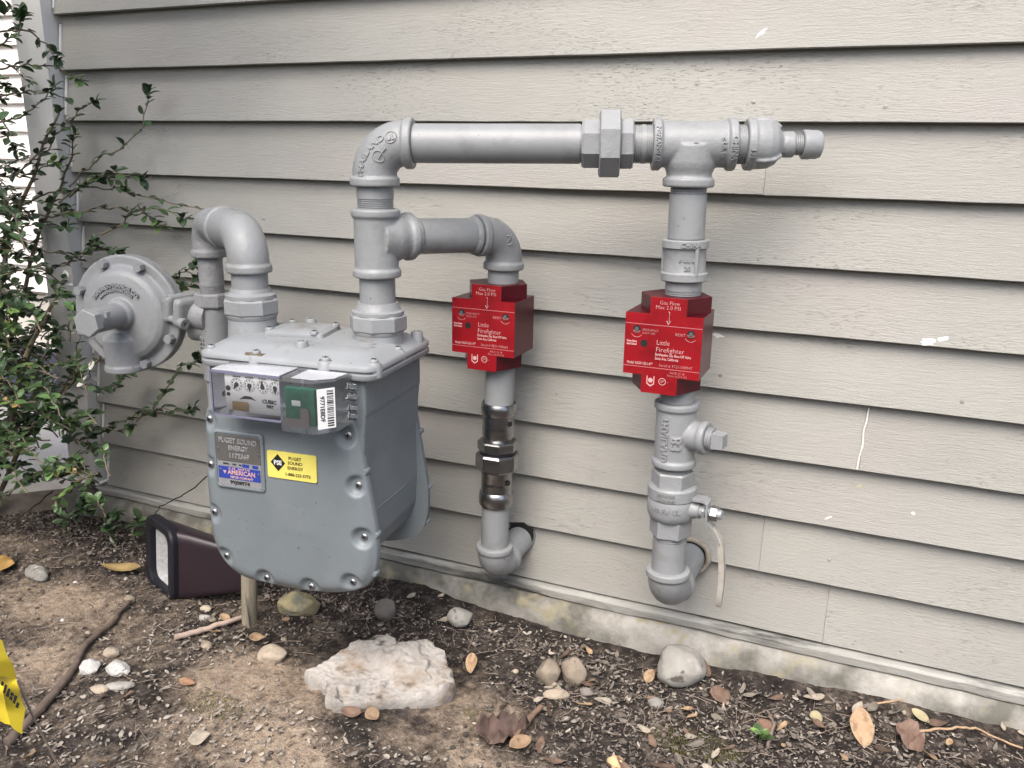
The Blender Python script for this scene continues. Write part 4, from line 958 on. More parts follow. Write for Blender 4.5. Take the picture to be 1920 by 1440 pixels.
zc = on2(.3930); mb = MB().lathe(zc, rd, [(0, 0), (0, .0365), (.003, .0390), (.020, .0390), (.022, .0375), (.0235, .0385), (.046, .0385), (.056, .0345), (.0585, .0310), (.0585, 0)], 48); mb.build('valve_body', CAST, bv, 35)
mb = MB(); hexnut(mb, on2(.3365), rd, .031, .0335, 6, .42, (0, -1, 0), .08); mb.build('hex_end', CAST, bv, 22)
mb = MB()
mb.text('600 WOG', fw_(zc, .0390, -.05, -.008, False), .0065, .0008, .0002); mb.text('LEAD FREE', fw_(zc, .0390, -.05, -.0155, False), .0065, .0008, .0002)
mb.text('UL', fw_(zc, .0385, .40, -.034, False), .0100, .0008, .0003); mb.text('FM', fw_(zc, .0385, -.02, -.034, False), .0100, .0008, .0003); mb.text('1-1/2', fw_(zc, .0385, -.50, -.034, False), .0080, .0008, .0002)
mb.build('lettering', CAST, bv, 0)
sx = V((.985, -.17, .02)).normalized(); sc = on2(.3580)
MB().lathe(sc + sx * .028, sx, [(0, 0), (0, .0165), (.012, .0155), (.016, .0135), (.021, .0135), (.021, .011), (.026, .011), (.026, 0)], 26).build('stem_boss', CAST, bv, 40)
mb = MB(); hexnut(mb, sc + sx * .052, sx, .006, .0115, 6, .2); mb.lathe(sc + sx * .05, sx, [(0, 0), (0, .0075), (.034, .0075), (.034, 0)], 16); mb.build('stem', ZINC, bv, 30)
mb = MB(); hexnut(mb, sc + sx * .066, sx, .012, .0125, 6, .5); mb.build('stem_nut', STEEL, bv, 25)
# lever: bent flat strip
def strip(pts, wid, th):
    R_ = []
    for i, (p, w_) in enumerate(zip(pts, wid)):
        p = V(p); t = (V(pts[min(i + 1, len(pts) - 1)]) - V(pts[max(i - 1, 0)])).normalized(); b_ = (V((0, 1, 0)) - t * t.y).normalized(); n_ = t.cross(b_)
        R_.append([p + b_ * w_ * sx_ + n_ * th * sy_ for sx_, sy_ in ((-1, -1), (1, -1), (1, 1), (-1, 1))])
    return MB().rings(R_)
h0 = sc + sx * .0605
L0 = [h0 + V((-.024, 0, .019)), h0 + V((-.006, 0, .020)), h0 + V((0, 0, .016)), h0, h0 + V((.001, 0, -.022)), V((-0.1970, -0.1580, 0.3449)), V((-0.1829, -0.1580, 0.3249)), V((-0.1759, -0.1580, 0.3098))]
strip(L0, [.011, .013, .013, .013, .011, .009, .009, .009], .0016).build('handle', ZINC, bv, 30)
g0, g1 = V((-0.1840, -0.1580, 0.3283)), V((-0.1697, -0.1580, 0.2007))
gp = [g0 + V((-.006, 0, .006))] + [V((-0.1772, -0.1580, 0.3151))] + [V((-0.1740, -0.1580, 0.3066)).lerp(g1, t) + V((.0035 * sin(pi * t), 0, 0)) for t in (0, .2, .4, .6, .8, .95, 1.0)]
strip(gp, [.006, .0072, .0078, .0080, .0082, .0082, .0080, .0068, .0040], .0042).build('grip', BEIGE, bv, 40)
pipe(dr, on2(.3080), on2(.225), R2, 'nipple', t0=.010, t1=.008)
HW2 = V((-0.2494, 0.0000, 0.1993)); ed = (HW2 - R2B); ed = V((ed.x, ed.y, ed.z)).normalized()
elbow(dr, R2B, -rd, ed, .047, .050, .040, .0325, .0125, .0362)
pipe(dr, R2B + ed * .045, HW2 + ed * .03, .0275, 'stub')
mb = MB(); _, fa, fb = frame((0, -1, 0))
R_ = []
for k in range(40):
    a = 2 * pi * k / 40; r_ = .0315 + .0025 * nz3(cos(a) * 2, sin(a) * 2, 1)
    c = HW2 + V((.003, -.004, .004)) + (fa * cos(a) + fb * sin(a)) * r_
    R_.append([c + ((fa * cos(a) + fb * sin(a)) * cos(t) + V((0, -1, 0)) * sin(t)) * .0050 for t in [2 * pi * j / 8 for j in range(8)]])
R_.append(R_[0]); mb.rings(R_, False, False).build('wall_ring', mat('dirty_sealant', (.30, .27, .22), .8, var=.3, vscale=40, bump=.6, bscale=80, col2=(.12, .09, .06), c2scale=50), dr, 60)
MB().prism(circ(30, .030), lambda a, b, d: HW2 + V((.003 + a, d, b + .003)), -.0035, .006).build('wall_opening', HOLE, dr, 0)

# ---------------------------------------------------------------- drop below the left valve: steel press coupling, elbow into the wall
dl = thing('drop_pipe', on1(.25), 'grey pipe drop with bright steel coupling below the duller red valve', 'pipe', 'pipe drops entering the wall')
pipe(dl, on1(.545), on1(.455), RL - .0006, 'nipple')
def z1(py): return V((-0.5868, -0.1000, 0.4638))
pc0 = on1(.4720)
mb = MB().lathe(pc0, ld, [(0, 0), (0, .0295), (.004, .0315), (.010, .0320), (.020, .0310), (.023, .0285), (.060, .0285), (.066, .0265), (.072, .0260), (.072, 0)], 44); mb.build('press_sleeve', PRESS, dl, 35)
mb = MB(); hexnut(mb, pc0 + ld * .070, ld, .019, .0365, 8, .3); mb.build('coupling_nut', PRESS, dl, 22)
mb = MB().lathe(pc0 + ld * .089, ld, [(0, 0), (0, .032), (.005, .032), (.005, 0)], 40); mb.build('groove', RUBBER, dl, 30)
mb = MB(); hexnut(mb, pc0 + ld * .0935, ld, .032, .0395, 8, .3); mb.build('coupling_nut', PRESS, dl, 22)
mb = MB().lathe(pc0 + ld * .125, ld, [(0, 0), (0, .0300), (.005, .0300), (.009, .0280), (.042, .0280), (.045, .0305), (.054, .0315), (.066, .0310), (.070, .0295), (.070, 0)], 44); mb.build('press_sleeve', PRESS, dl, 35)
mb = MB(); f1 = lambda r_, a, al: wrap(pc0, -ld, r_, a, al, False, (0, -1, 0))
mb.text('MegaPress', f1(.0286, .15, -.044), .0090, .0003, .0003); mb.text('MegaPress', f1(.0281, .15, -.150), .0090, .0003, .0003); mb.build('lettering', BLACK, dl, 0)
mb = MB()
for al in (-.034, -.146):
    mb.prism([(-.004, -.004), (.004, -.004), (.004, .004), (-.004, .004)], lambda a, b, d, al=al: f1(.0288, 1.2, al)(a, b, d), 0, .0008)
mb.build('black_mark', BLACK, dl, 0)
pipe(dl, pc0 + ld * .194, on1(.185), RL - .0010, 'nipple')
HW1 = V((-0.5815, 0.0000, 0.1661)); e1 = (HW1 - L1B).normalized()
elbow(dl, L1B, -ld, e1, .048, .048, .038, .0312, .0120, .0345)
pipe(dl, L1B + e1 * .044, HW1 + e1 * .03, .0262, 'stub')
MB().prism([(.0275 * cos(t), .0275 * sin(t)) for t in [pi + .3 * k for k in range(5)]] + [(.024, -.010), (.027, .008), (.024, .026), (.006, .034), (-.016, .030), (-.026, .012)], lambda a, b, d: HW1 + V((.001 + a, d - .001, b + .002)), -.003, .004).build('wall_opening', HOLE, dl, 0)

# ---------------------------------------------------------------- ground things: stones
def icos(sub=2):
    bm = bmesh.new(); bmesh.ops.create_icosphere(bm, subdivisions=sub, radius=1.0); vs_ = [v.co.copy() for v in bm.verts]; fs_ = [tuple(v.index for v in f.verts) for f in bm.faces]; bm.free(); return vs_, fs_
ICO = {k: icos(k) for k in (1, 2, 3, 4)}
def stone(name, p, size, m, seed, label=None, cat=None, group=None, sub=4, rough=.24, sharp=.6, yaw=0.0, sink=.25, detail=.03, parent=None):
    vs_, fs_ = ICO[sub]; mb = MB(); cy_, sy_ = cos(yaw), sin(yaw); out_ = []
    planes = []
    rr_ = random.Random(seed)
    for k in range(13 if sharp else 0):
        n_ = V((rr_.uniform(-1, 1), rr_.uniform(-1, 1), rr_.uniform(-.6, 1))).normalized(); planes.append((n_, rr_.uniform(.68, .95)))
    for v in vs_:
        d = 1 + rough * noise.noise(v * 1.3 + V((seed * 3.1, 0, 0))) + rough * .5 * noise.noise(v * 3 + V((0, seed * 1.7, 0))) + detail * noise.noise(v * 8 + V((0, 0, seed))) + detail * .5 * noise.noise(v * 18 + V((0, seed, 0)))
        q = v * d
        for n_, h_ in planes:
            e = q.dot(n_) - h_
            if e > 0: q = q - n_ * e * sharp
        x, y, z = q.x * size[0], q.y * size[1], q.z * size[2]
        out_.append((p[0] + x * cy_ - y * sy_, p[1] + x * sy_ + y * cy_, p[2] + z + size[2] * (1 - sink * 2)))
    mb.add(out_, fs_); mb2 = MB(); loc = V(p); mb2.v = [V(q) - loc for q in out_]; mb2.f = fs_
    o = mb2.build(name, m, None, 180); o.location = loc
    if label: tag(o, label, cat, group)
    return o
def gp_(p, dz=0.0): return (p[0], p[1], hgt(p[0], p[1]) + dz)
# big pale flat rock from its outline
ro = [(-0.8010, -0.3995, 0.0200), (-0.7932, -0.3848, 0.0400), (-0.7766, -0.3333, 0.0450), (-0.7636, -0.2994, 0.0500), (-0.7596, -0.2742, 0.0550), (-0.7399, -0.2593, 0.0550), (-0.6963, -0.2657, 0.0550), (-0.6601, -0.2418, 0.0520), (-0.6191, -0.2545, 0.0500), (-0.5900, -0.2943, 0.0420), (-0.5722, -0.3130, 0.0350), (-0.5653, -0.3341, 0.0250), (-0.5927, -0.3608, 0.0180), (-0.6360, -0.3898, 0.0160), (-0.6709, -0.4148, 0.0160), (-0.7069, -0.4373, 0.0140), (-0.7256, -0.4370, 0.0140), (-0.7642, -0.4149, 0.0160)]
rock_c = sum((V(p) for p in ro), V((0, 0, 0))) / len(ro); rock_c.z = hgt(rock_c.x, rock_c.y)
oo = smooth_outline([(p[0], p[1]) for p in ro], 240)
R_ = []
def rk(f, dz, zf):
    L2 = []
    for (x, y) in oo:
        xx = rock_c.x + (x - rock_c.x) * f; yy = rock_c.y + (y - rock_c.y) * f
        back = max(0, min(1, (y + .40) / .22))
        top = .026 + .034 * back
        n_ = .005 * nz3(xx * 9, yy * 9, 2) + .0035 * nz3(xx * 24, yy * 24, 4) + .0022 * nz3(xx * 60, yy * 60, 6) + .0016 * nz3(xx * 130, yy * 130, 1)
        # broken ledges across the top
        n_ += .009 * max(0, min(1, (nz3(xx * 6 + 3, yy * 11, 9) + .3 * nz3(xx * 40, yy * 40, 5) - .02) / .03))
        e = (.014 * nz3(x * 30, y * 30, 3) + .010 * nz3(x * 70, y * 70, 8) + .003 * nz3(x * 160, y * 160, 8)) * (f > .9)
        L2.append(V((xx + e * .6, yy + e * .6, hgt(xx, yy) * .6 + dz + zf * (top + n_))))
    return L2
R_.append(rk(.90, -.03, 0)); R_.append(rk(.97, .0, .1)); R_.append(rk(1.0, 0, .40)); R_.append(rk(1.005, 0, .70)); R_.append(rk(.995, 0, .90)); R_.append(rk(.980, 0, 1.0))
for k in range(1, 60): R_.append(rk(.975 * (1 - k / 60.3), 0, 1.0))
mb = MB().rings([[p - rock_c for p in r_] for r_ in R_]); o = mb.build('rock', ROCKW, None, 60); o.location = rock_c
tag(o, 'large pale flat limestone slab with jagged edges lying on the soil', 'rock')
stone('rock', gp_((-0.2331, -0.0805, 0.0120)), (.047, .040, .036), ROCKG, 3, 'big rounded grey and white boulder against the foundation', 'rock', rough=.18, sink=.15, yaw=.3, detail=.03, sub=4)
stone('rock', gp_((-0.9741, -0.1932, 0.0120)), (.044, .028, .024), ROCKY, 5, 'angular mossy yellow-grey stone under the front of the meter', 'rock', rough=.25, sharp=.85, sink=.15, yaw=.35)
stone('rock', gp_((-0.8044, -0.1451, 0.0120)), (.022, .022, .023), ROCKB, 7, 'grey-brown rounded stone half sunk between meter and pale slab', 'rock', rough=.12, sink=.12)
stone('rock', gp_((-0.6648, -0.0974, 0.0120)), (.027, .022, .019), ROCKG, 8, 'grey oval stone below the left pipe elbow by the foundation', 'rock', rough=.12, sink=.15)
stone('rock', gp_((-0.4461, -0.1858, 0.0120)), (.021, .024, .024), ROCKT, 9, 'left one of two touching round tan stones', 'rock', rough=.14, sink=.1)
stone('rock', gp_((-0.4062, -0.1639, 0.0120)), (.025, .024, .024), ROCKT, 10, 'right one of two touching round tan stones', 'rock', rough=.14, sink=.1)
stone('rock', gp_((-0.4192, -0.2176, 0.0120)), (.024, .013, .009), ROCKT, 12, 'flat tan stone in front of two touching round stones', 'rock', rough=.15, sink=.2, yaw=.4)
stone('rock', gp_((-0.9072, -0.3561, 0.0120)), (.028, .025, .017), ROCKT, 14, 'dusty tan stone sunk in the sandy soil left of the slab', 'rock', rough=.16, sink=.3)
stone('rock', gp_((-1.1833, -0.5069, 0.0120)), (.022, .017, .014), CHALK, 16, 'left of two broken white chalky stones beside the long dark stick', 'rock', rough=.25, sharp=.95, sink=.2, yaw=.4, sub=4, detail=.12)
stone('rock', gp_((-1.1326, -0.4888, 0.0120)), (.026, .017, .013), CHALK, 17, 'right pitted one of two broken white chalky stones', 'rock', rough=.3, sharp=.7, sink=.2, yaw=-.2, sub=4, detail=.14)
stone('rock', gp_((-1.0975, -0.5234, 0.0120)), (.028, .010, .006), ROCKG, 18, 'thin pale slate-like chip below the white chalky stones', 'rock', rough=.12, sink=.15, yaw=.55)
stone('rock', gp_((-1.1194, -0.5433, 0.0120)), (.017, .011, .006), ROCKT, 19, 'small flat tan chip left of the pale slate chip', 'rock', rough=.14, sink=.2, yaw=.3)
stone('rock', gp_((-1.1882, -0.4567, 0.0120)), (.016, .012, .010), ROCKT, 20, 'tan stone just above the white chalky stones', 'rock', rough=.16, sink=.15)
stone('rock', gp_((-0.2565, -0.1720, 0.0120)), (.014, .012, .009), ROCKG, 22, 'small grey angular stone in the litter below the boulder', 'rock', rough=.2, sharp=.8, sink=.2)
stone('rock', gp_((-0.3727, -0.1929, 0.0120)), (.013, .010, .008), ROCKB, 23, 'small dark grey stone right of the flat tan stone', 'rock', rough=.2, sink=.2)
stone('rock', gp_((-1.5711, -0.3023, 0.0120)), (.045, .020, .014), ROCKG, 26, 'pale grey flat stone in the dark soil at the far left', 'rock', rough=.2, sharp=.6, sink=.3, yaw=-.4)
stone('rock', gp_((-1.1510, -0.2576, 0.0120)), (.012, .009, .006), ROCKT, 27, 'tan pebble below the dark drain spout', 'rock', sink=.2)
stone('rock', gp_((-1.1242, -0.2898, 0.0120)), (.014, .008, .006), ROCKG, 28, 'grey-green oval pebble below the dark drain spout', 'rock', sink=.2, yaw=.4)
stone('rock', gp_((-1.0445, -0.3712, 0.0120)), (.011, .010, .008), ROCKT, 29, 'round tan pebble below the smooth curved stick', 'rock', sink=.2)
stone('rock', gp_((-1.3102, -0.2996, 0.0120)), (.013, .010, .009), ROCKT, 30, 'tan pebble at the upper tip of the long dark stick', 'rock', sink=.1)
stone('rock', gp_((-0.2732, -0.3514, 0.0120)), (.016, .011, .009), mat('orange_chunk', (.55, .36, .20), .8, var=.2, vscale=30), 31, 'small orange-tan lump at the bottom edge near the middle', 'rock', sink=.2)
# loose pebbles as individuals
rp_ = random.Random(77); PEBM = [ROCKT, ROCKG, ROCKB, CHALK]
pebs = [stone('pebble', (0, 0, 0), (.008, .0065, .005), PEBM[k], 60 + k, sub=2, sink=.3) for k in range(4)]
for o, n_ in zip(pebs, ('tan', 'grey', 'dark brown', 'white')): tag(o, 'small loose %s pebble lying in the soil bed' % n_, 'pebble', 'loose %s pebbles in the soil' % n_)
for i in range(96):
    src = pebs[i % 4] if rp_.random() > .25 else pebs[0]
    o = src if i < 4 else src.copy()
    if i >= 4: COL.objects.link(o)
    for _ in range(200):
        x, y = rp_.uniform(-1.9, .3), rp_.uniform(-.85, -.05)
        inrock = abs(x - rock_c.x) < .17 and abs(y - rock_c.y) < .13
        if not inrock and (rp_.random() < .55 or x < -.9): break
    s_ = rp_.uniform(.4, 1.05); o.scale = (s_, s_, s_); o.rotation_euler = (0, 0, rp_.uniform(0, 6.3)); o.location = (x, y, hgt(x, y) - .0015 * s_)

# wooden stake under the meter
sp = V(gp_((-1.0346, -0.2695, 0.0120))); stp = V((sp.x + .004, sp.y + .02, .262))
stk = thing('wooden_stake', sp, 'short grey split wooden stake standing under the meter', 'stake')
mb = MB(); R_ = []
for i in range(14):
    t = i / 13; c = (sp - V((0, 0, .05))).lerp(stp, t); r_ = .0145 - .002 * t
    R_.append([c + V((cos(a), sin(a), 0)) * r_ * (1 + .18 * nz3(cos(a) * 1.5, sin(a) * 1.5, t * 1.2) + .10 * nz3(cos(a) * 5, sin(a) * 5, t)) for a in [2 * pi * j / 20 for j in range(20)]])
mb.rings(R_).build('post', STAKE, stk, 45)
mb = MB().sweep([sp + V((.011, -.012, -.01)), sp + V((.010, -.013, .03)), sp + V((.008, -.0125, .07))], [.004, .0028, .0008], 7); mb.build('splinter', STAKE, stk, 60)

# hollow tapered spout lying under the meter
fl = thing('drain_spout', gp_((-1.2369, -0.2195, 0.0120)), 'dark maroon tapered spout with thick black rim and pale inside, lying under the meter', 'spout')
P1, P2, P3, P4 = V((-1.3256, -0.2000, 0.1513)), V((-1.2195, -0.2450, 0.1529)), V((-1.2534, -0.2450, 0.0026)), V((-1.3547, -0.2000, 0.0003))
fc_ = (P1 + P2 + P3 + P4) / 4; ex = ((P2 - P1) + (P3 - P4)).normalized(); ez = ((P1 - P4) + (P2 - P3)).normalized(); ez = (ez - ex * ez.dot(ex)).normalized(); en = ex.cross(ez)
if en.x > 0: en = -en
hw = ((P2 - P1).length + (P3 - P4).length) / 4 + .012; hh = ((P1 - P4).length + (P2 - P3).length) / 4
def fl_ring(s1, s2, d, rad): return [fc_ + ex * a + ez * b + en * d for a, b in rrect(hw * s1, hh * s2, rad, 6)]
bdir = V((.165, .025, .004))
def fl_ring2(s1, s2, d, rad): return [p + bdir * d for p in fl_ring(s1, s2, 0, rad)]
MB().rings([fl_ring2(.97, .97, .02, .022), fl_ring2(.92, .92, .2, .022), fl_ring2(.80, .80, .5, .02), fl_ring2(.62, .58, 1.0, .016)], False, True).build('housing', BRONZE, fl, 50)
MB().rings([fl_ring(1.0, 1.0, -.010, .026), fl_ring(1.02, 1.02, -.004, .028), fl_ring(1.02, 1.02, .008, .028), fl_ring(.97, .97, .012, .026), fl_ring(.74, .80, .012, .020), fl_ring(.70, .77, .009, .020), fl_ring(.70, .77, -.008, .02)], False, False).build('rim', RUBBER, fl, 40)
MB().rings([fl_ring(.705, .775, -.006, .02), fl_ring2(.70, .77, .02, .02), fl_ring2(.64, .70, .22, .018), fl_ring2(.54, .58, .34, .016)], False, True).build('liner', FROST, fl, 30)

# ---------------------------------------------------------------- sticks
def stick(name, pts, r0, r1, m, label, cat='stick', group=None, seg=8, wob=.004, seed=0):
    P = [V(p) for p in pts]; path = []
    for i in range(len(P) - 1):
        for k in range(7): path.append(P[i].lerp(P[i + 1], k / 7))
    path.append(P[-1]); n = len(path)
    path = [p + V((nz3(i * .45, seed), nz3(i * .45, seed + 9), .4 * nz3(i * .45, seed + 4))) * wob for i, p in enumerate(path)]
    loc = V(P[0]); mb = MB().sweep([p - loc for p in path], [(r0 + (r1 - r0) * i / (n - 1)) * (1 + .18 * nz3(i * .7, seed + 2)) for i in range(n)], seg)
    o = mb.build(name, m, None, 70); o.location = loc
    return tag(o, label, cat, group)
g_ = lambda p, d=.006: (p[0], p[1], hgt(p[0], p[1]) + d)
stick('stick', [g_((-1.3045, -0.3063, 0.0120), .008), g_((-1.2644, -0.3913, 0.0120), .008), g_((-1.2452, -0.4623, 0.0120), .010), g_((-1.2042, -0.5253, 0.0120), .008), g_((-1.1810, -0.5814, 0.0120), .008), g_((-1.1576, -0.6396, 0.0120), .006), g_((-1.1433, -0.6964, 0.0120), .004)], .0045, .0085, BARK, 'long dark crooked stick running to the bottom left corner', wob=.006, seed=1)
stick('stick', [g_((-1.1140, -0.3782, 0.0120), .008), g_((-1.0910, -0.3456, 0.0120), .009), g_((-1.0666, -0.3013, 0.0120), .010), g_((-1.0500, -0.2681, 0.0120), .012)], .0062, .0045, TWIG, 'smooth pale curved stick beside the wooden stake', wob=.003, seed=2)
stick('stick', [g_((-0.4258, -0.2735, 0.0120), .010), g_((-0.4310, -0.3166, 0.0120), .012), g_((-0.4313, -0.3707, 0.0120), .010)], .0045, .0060, mat('brown_stick', (.20, .13, .09), .8, var=.2, vscale=30, bump=.3, bscale=60), 'brown stick stub pointing at the large dark dead leaf', wob=.003, seed=3)
stick('stick', [(-1.8228, -0.2000, 0.0122), (-1.6889, -0.2200, 0.1025), (-1.7034, -0.1400, 0.1192)], .0022, .0018, BARK, 'thin bent twig leaning over the timber edging', wob=.006, seed=5)
stick('stick', [g_((-0.0674, -0.2180, 0.0120), .01), g_((-0.0662, -0.1611, 0.0120), .02), g_((-0.0785, -0.1294, 0.0120), .015)], .0028, .002, TWIG, 'thin pale forked twig right of the boulder', wob=.006, seed=6)
stick('stick', [g_((0.0842, -0.0699, 0.0120), .02), g_((0.1245, -0.0499, 0.0120), .02)], .0018, .0014, DRY1, 'short reddish stalk joined to the long tan leaf', wob=.001, seed=7)
stick('stick', [g_((0.1473, -0.0991, 0.0120), .015), g_((0.2019, -0.0741, 0.0120), .016), g_((0.2289, -0.0659, 0.0120), .012), g_((0.2938, -0.0797, 0.0120), .010)], .0022, .0016, DRY1, 'long reddish stalk reaching to the bottom right corner', wob=.004, seed=8)
# thin cable stapled at the foot of the wall
c0 = [(-1.1759, -0.2000, 0.2662), (-1.2980, -0.1200, 0.1865), (-1.4187, -0.0500, 0.1169), (-1.4759, -0.0450, 0.0843), (-1.4790, -0.0600, 0.0695)]
stick('cable', c0, .0014, .0014, RUBBER, 'thin dark cable from behind the meter down to the foundation', 'cable', wob=.004, seed=9)

# ---------------------------------------------------------------- marker flag
fg = thing('marker_flag', gp_((-1.0160, -0.7053, 0.0120)), 'yellow plastic marker flag on a thin wire at the bottom left corner', 'flag')
wb, wt = V(gp_((-0.9560, -0.7349, 0.0120))), V((-0.9361, -0.8000, 0.2436))
MB().sweep([wb.lerp(wt, t) + V((.003 * sin(t * 6), 0, 0)) for t in [i / 12 for i in range(13)]], .0014, 7).build('wire', mat('rusty_wire', (.33, .27, .22), .6, .3), fg, 60)
def ribbon(rows, name):
    R_ = [[V(p) for p in r] for r in rows]; mb = MB()
    n = len(R_[0]); 
    def fine(r_, k): return [r_[i // k].lerp(r_[min(i // k + 1, n - 1)], (i % k) / k) for i in range((n - 1) * k + 1)]
    rows2 = []
    RR_ = [fine(r_, 5) for r_ in R_]
    for i in range(len(RR_) - 1):
        for k in range(5): rows2.append([a.lerp(b, k / 5) for a, b in zip(RR_[i], RR_[i + 1])])
    rows2.append(RR_[-1])
    rows2 = [[p + V((0, 1, 0)) * (.004 * nz3(p.x * 40, p.z * 40, 3)) for p in r_] for r_ in rows2]
    back = [[p + V((0, .0006, 0)) for p in r_] for r_ in rows2]
    m = len(rows2[0])
    for S in (rows2, back): mb.add([p for r_ in S for p in r_], [(i * m + j, i * m + j + 1, (i + 1) * m + j + 1, (i + 1) * m + j) for i in range(len(S) - 1) for j in range(m - 1)])
    return mb.build(name, RIBBON, fg, 70)
ribbon([[(-1.0193, -0.8000, 0.2866), (-0.9611, -0.8100, 0.3073), (-0.9573, -0.8000, 0.2929)], [(-1.0286, -0.8000, 0.2450), (-0.9477, -0.8200, 0.2829), (-0.9459, -0.8000, 0.2678)], [(-1.0343, -0.8000, 0.2195), (-0.9481, -0.8200, 0.2579), (-0.9504, -0.7900, 0.2372)]], 'ribbon')
ribbon([[(-1.0327, -0.8000, 0.2263), (-0.9952, -0.7900, 0.2276), (-0.9511, -0.7900, 0.2386)], [(-1.0289, -0.8000, 0.1969), (-0.9207, -0.8300, 0.2555), (-0.9370, -0.8000, 0.2240)], [(-1.0253, -0.8000, 0.1653), (-0.9358, -0.8200, 0.2141), (-0.9304, -0.8000, 0.2024)], [(-1.0043, -0.8000, 0.1669), (-0.9322, -0.8200, 0.1935), (-0.9278, -0.8100, 0.1738)]], 'ribbon')
tl = MB()
rbl = random.Random(9)
for px_ in ((-0.8910, -0.8420, 0.2681), (-0.8893, -0.8420, 0.2583)):      # two lines of print too worn to read
    for q in range(5):
        o_ = V(px_) + V((.80, 0, -.55)) * (.0062 * (q - 2)) ; w_, h_ = rbl.uniform(.0016, .0026), rbl.uniform(.003, .0052)
        tl.prism([(-w_, -h_), (w_, -h_ * .7), (w_ * .8, h_), (-w_, h_ * .8)], lambda x, y, d: o_ + V((x * .80 + y * .5, -d, -x * .55 + y * .85)), 0, .0005)
tl.build('lettering', BLACK, fg, 0)

# ---------------------------------------------------------------- dry leaves
def leaf_mesh(L_, W_, curl=.3, fold=.2, n=7, tipw=.0, th=.0):
    vs_, fs_ = [], []
    for i in range(n + 1):
        t = i / n; w_ = W_ * (sin(pi * min(.985, t ** .95)) ** .62) if 0 < t < 1 else W_ * .03
        z = curl * L_ * (t - .5) ** 2; x = L_ * (t - .5)
        for s_ in (-1, -.5, 0, .5, 1): vs_.append(V((x, s_ * w_, z + fold * abs(s_) ** 1.3 * w_)))
    for i in range(n):
        for j in range(4): a = i * 5 + j; fs_.append((a, a + 1, a + 6, a + 5))
    return vs_, fs_
def dry(p, L_, W_, m, rot, label, curl=.5, fold=.3, tilt=(0, 0), z=.006, group=None, name='dry_leaf', wave=.15, seed=0):
    vs_, fs_ = leaf_mesh(L_, W_, curl, fold, 12); tw = random.Random(seed * 7 + 1).uniform(-1.1, 1.1) / L_; vs_ = [V((v.x, v.y * cos(tw * v.x) - v.z * sin(tw * v.x), v.y * sin(tw * v.x) + v.z * cos(tw * v.x))) for v in vs_]; vs_ = [v + V((0, .1 * W_ * nz3(v.x * 60, seed), wave * W_ * nz3(v.x * 70, v.y * 70, seed))) for v in vs_]
    mb = MB(); mb.v = vs_; mb.f = fs_; o = mb.build(name, m, None, 70)
    md = o.modifiers.new('t', 'SOLIDIFY'); md.thickness = .0006
    o.location = (p[0], p[1], hgt(p[0], p[1]) + z); o.rotation_euler = (tilt[0], tilt[1], rot)
    return tag(o, label, 'leaf', group)
dry((0.0632, -0.1334, 0.0120), .062, .018, DRY1, 1.75, 'long upright tan leaf leaning in the litter at the bottom right', .35, .5, (0, -.75), .022, seed=1)
dry((0.1331, -0.1153, 0.0120), .050, .021, mat('crumple_leaf', (.20, .13, .10), .75, var=.3, vscale=40, bump=.4, bscale=90), -.4, 'crumpled brown leaf right of the long tan leaf', .6, .6, (.3, .2), .012, wave=1.1, seed=2)
dry((-0.5754, -0.2244, 0.0120), .042, .011, DRY1, -.9, 'curled orange-tan leaf right of the pale slab', .9, .8, (.3, .3), .012, seed=3)
dry((-0.6862, -0.4380, 0.0120), .036, .010, DRY2, .2, 'brown curled leaf tucked under the front of the pale slab', .7, .5, (.3, 0), .006, seed=4)
dry((-0.6503, -0.4317, 0.0120), .026, .011, DRY1, -.5, 'small tan leaf beside the leaf under the slab', .9, .6, (.4, .3), .008, seed=5)
dry((-0.4595, -0.3586, 0.0120), .085, .030, mat('maroon_leaf', (.105, .068, .055), .8, var=.35, vscale=40, bump=.4, bscale=90), .5, 'large dark maroon-brown dead leaf flat on the soil', .45, .5, (.15, .1), .008, wave=1.0, seed=6)
dry((-0.4228, -0.3696, 0.0120), .040, .012, DRY1, .9, 'tan folded tip beside the large dark dead leaf', .5, .7, (.3, 0), .008, seed=7)
dry((-0.9636, -0.3279, 0.0120), .030, .010, DRY1, .3, 'small orange curled leaf below the wooden stake', 1.2, .6, (.2, .2), .012, seed=8)
dry((-1.0833, -0.2794, 0.0120), .022, .008, DRY1, .2, 'orange leaf scrap between the spout and the stake', .8, .5, (.3, .2), .008, seed=9)
dry((-0.9895, -0.4770, 0.0120), .030, .008, mat('rust_leaf', (.30, .17, .10), .7, var=.2, vscale=40), .1, 'rust-red leaf scrap right of the white chalky stones', .5, .5, (.2, .1), .007, seed=10)
dry((-1.4104, -0.2241, 0.0120), .085, .012, mat('ochre_leaf', (.28, .20, .08), .7, var=.3, vscale=30), .5, 'long curved ochre leaf left of the dark drain spout', .6, .6, (.3, 0), .012, seed=11)
dry((-1.6489, -0.3229, 0.0120), .045, .022, mat('orange_leaf', (.36, .22, .07), .6, var=.3, vscale=30), .9, 'orange-yellow leaf at the left edge on dark soil', .4, .4, (.4, .2), .012, seed=12)
dry((-0.1602, -0.1115, 0.0120), .038, .016, DRY2, -.6, 'dull brown leaf just right of the boulder', .4, .4, (.2, .3), .010, wave=.5, seed=13)
dry((-0.2821, -0.1084, 0.0120), .026, .011, DRY1, 1.1, 'orange leaf standing at the left side of the boulder', .5, .5, (0, -.8), .012, seed=14)
dry((-0.0777, -0.1693, 0.0120), .032, .013, mat('red_brown_leaf', (.20, .115, .075), .7, var=.3, vscale=30), -.5, 'red-brown leaf above the green seedling', .6, .5, (.3, .3), .010, seed=15)
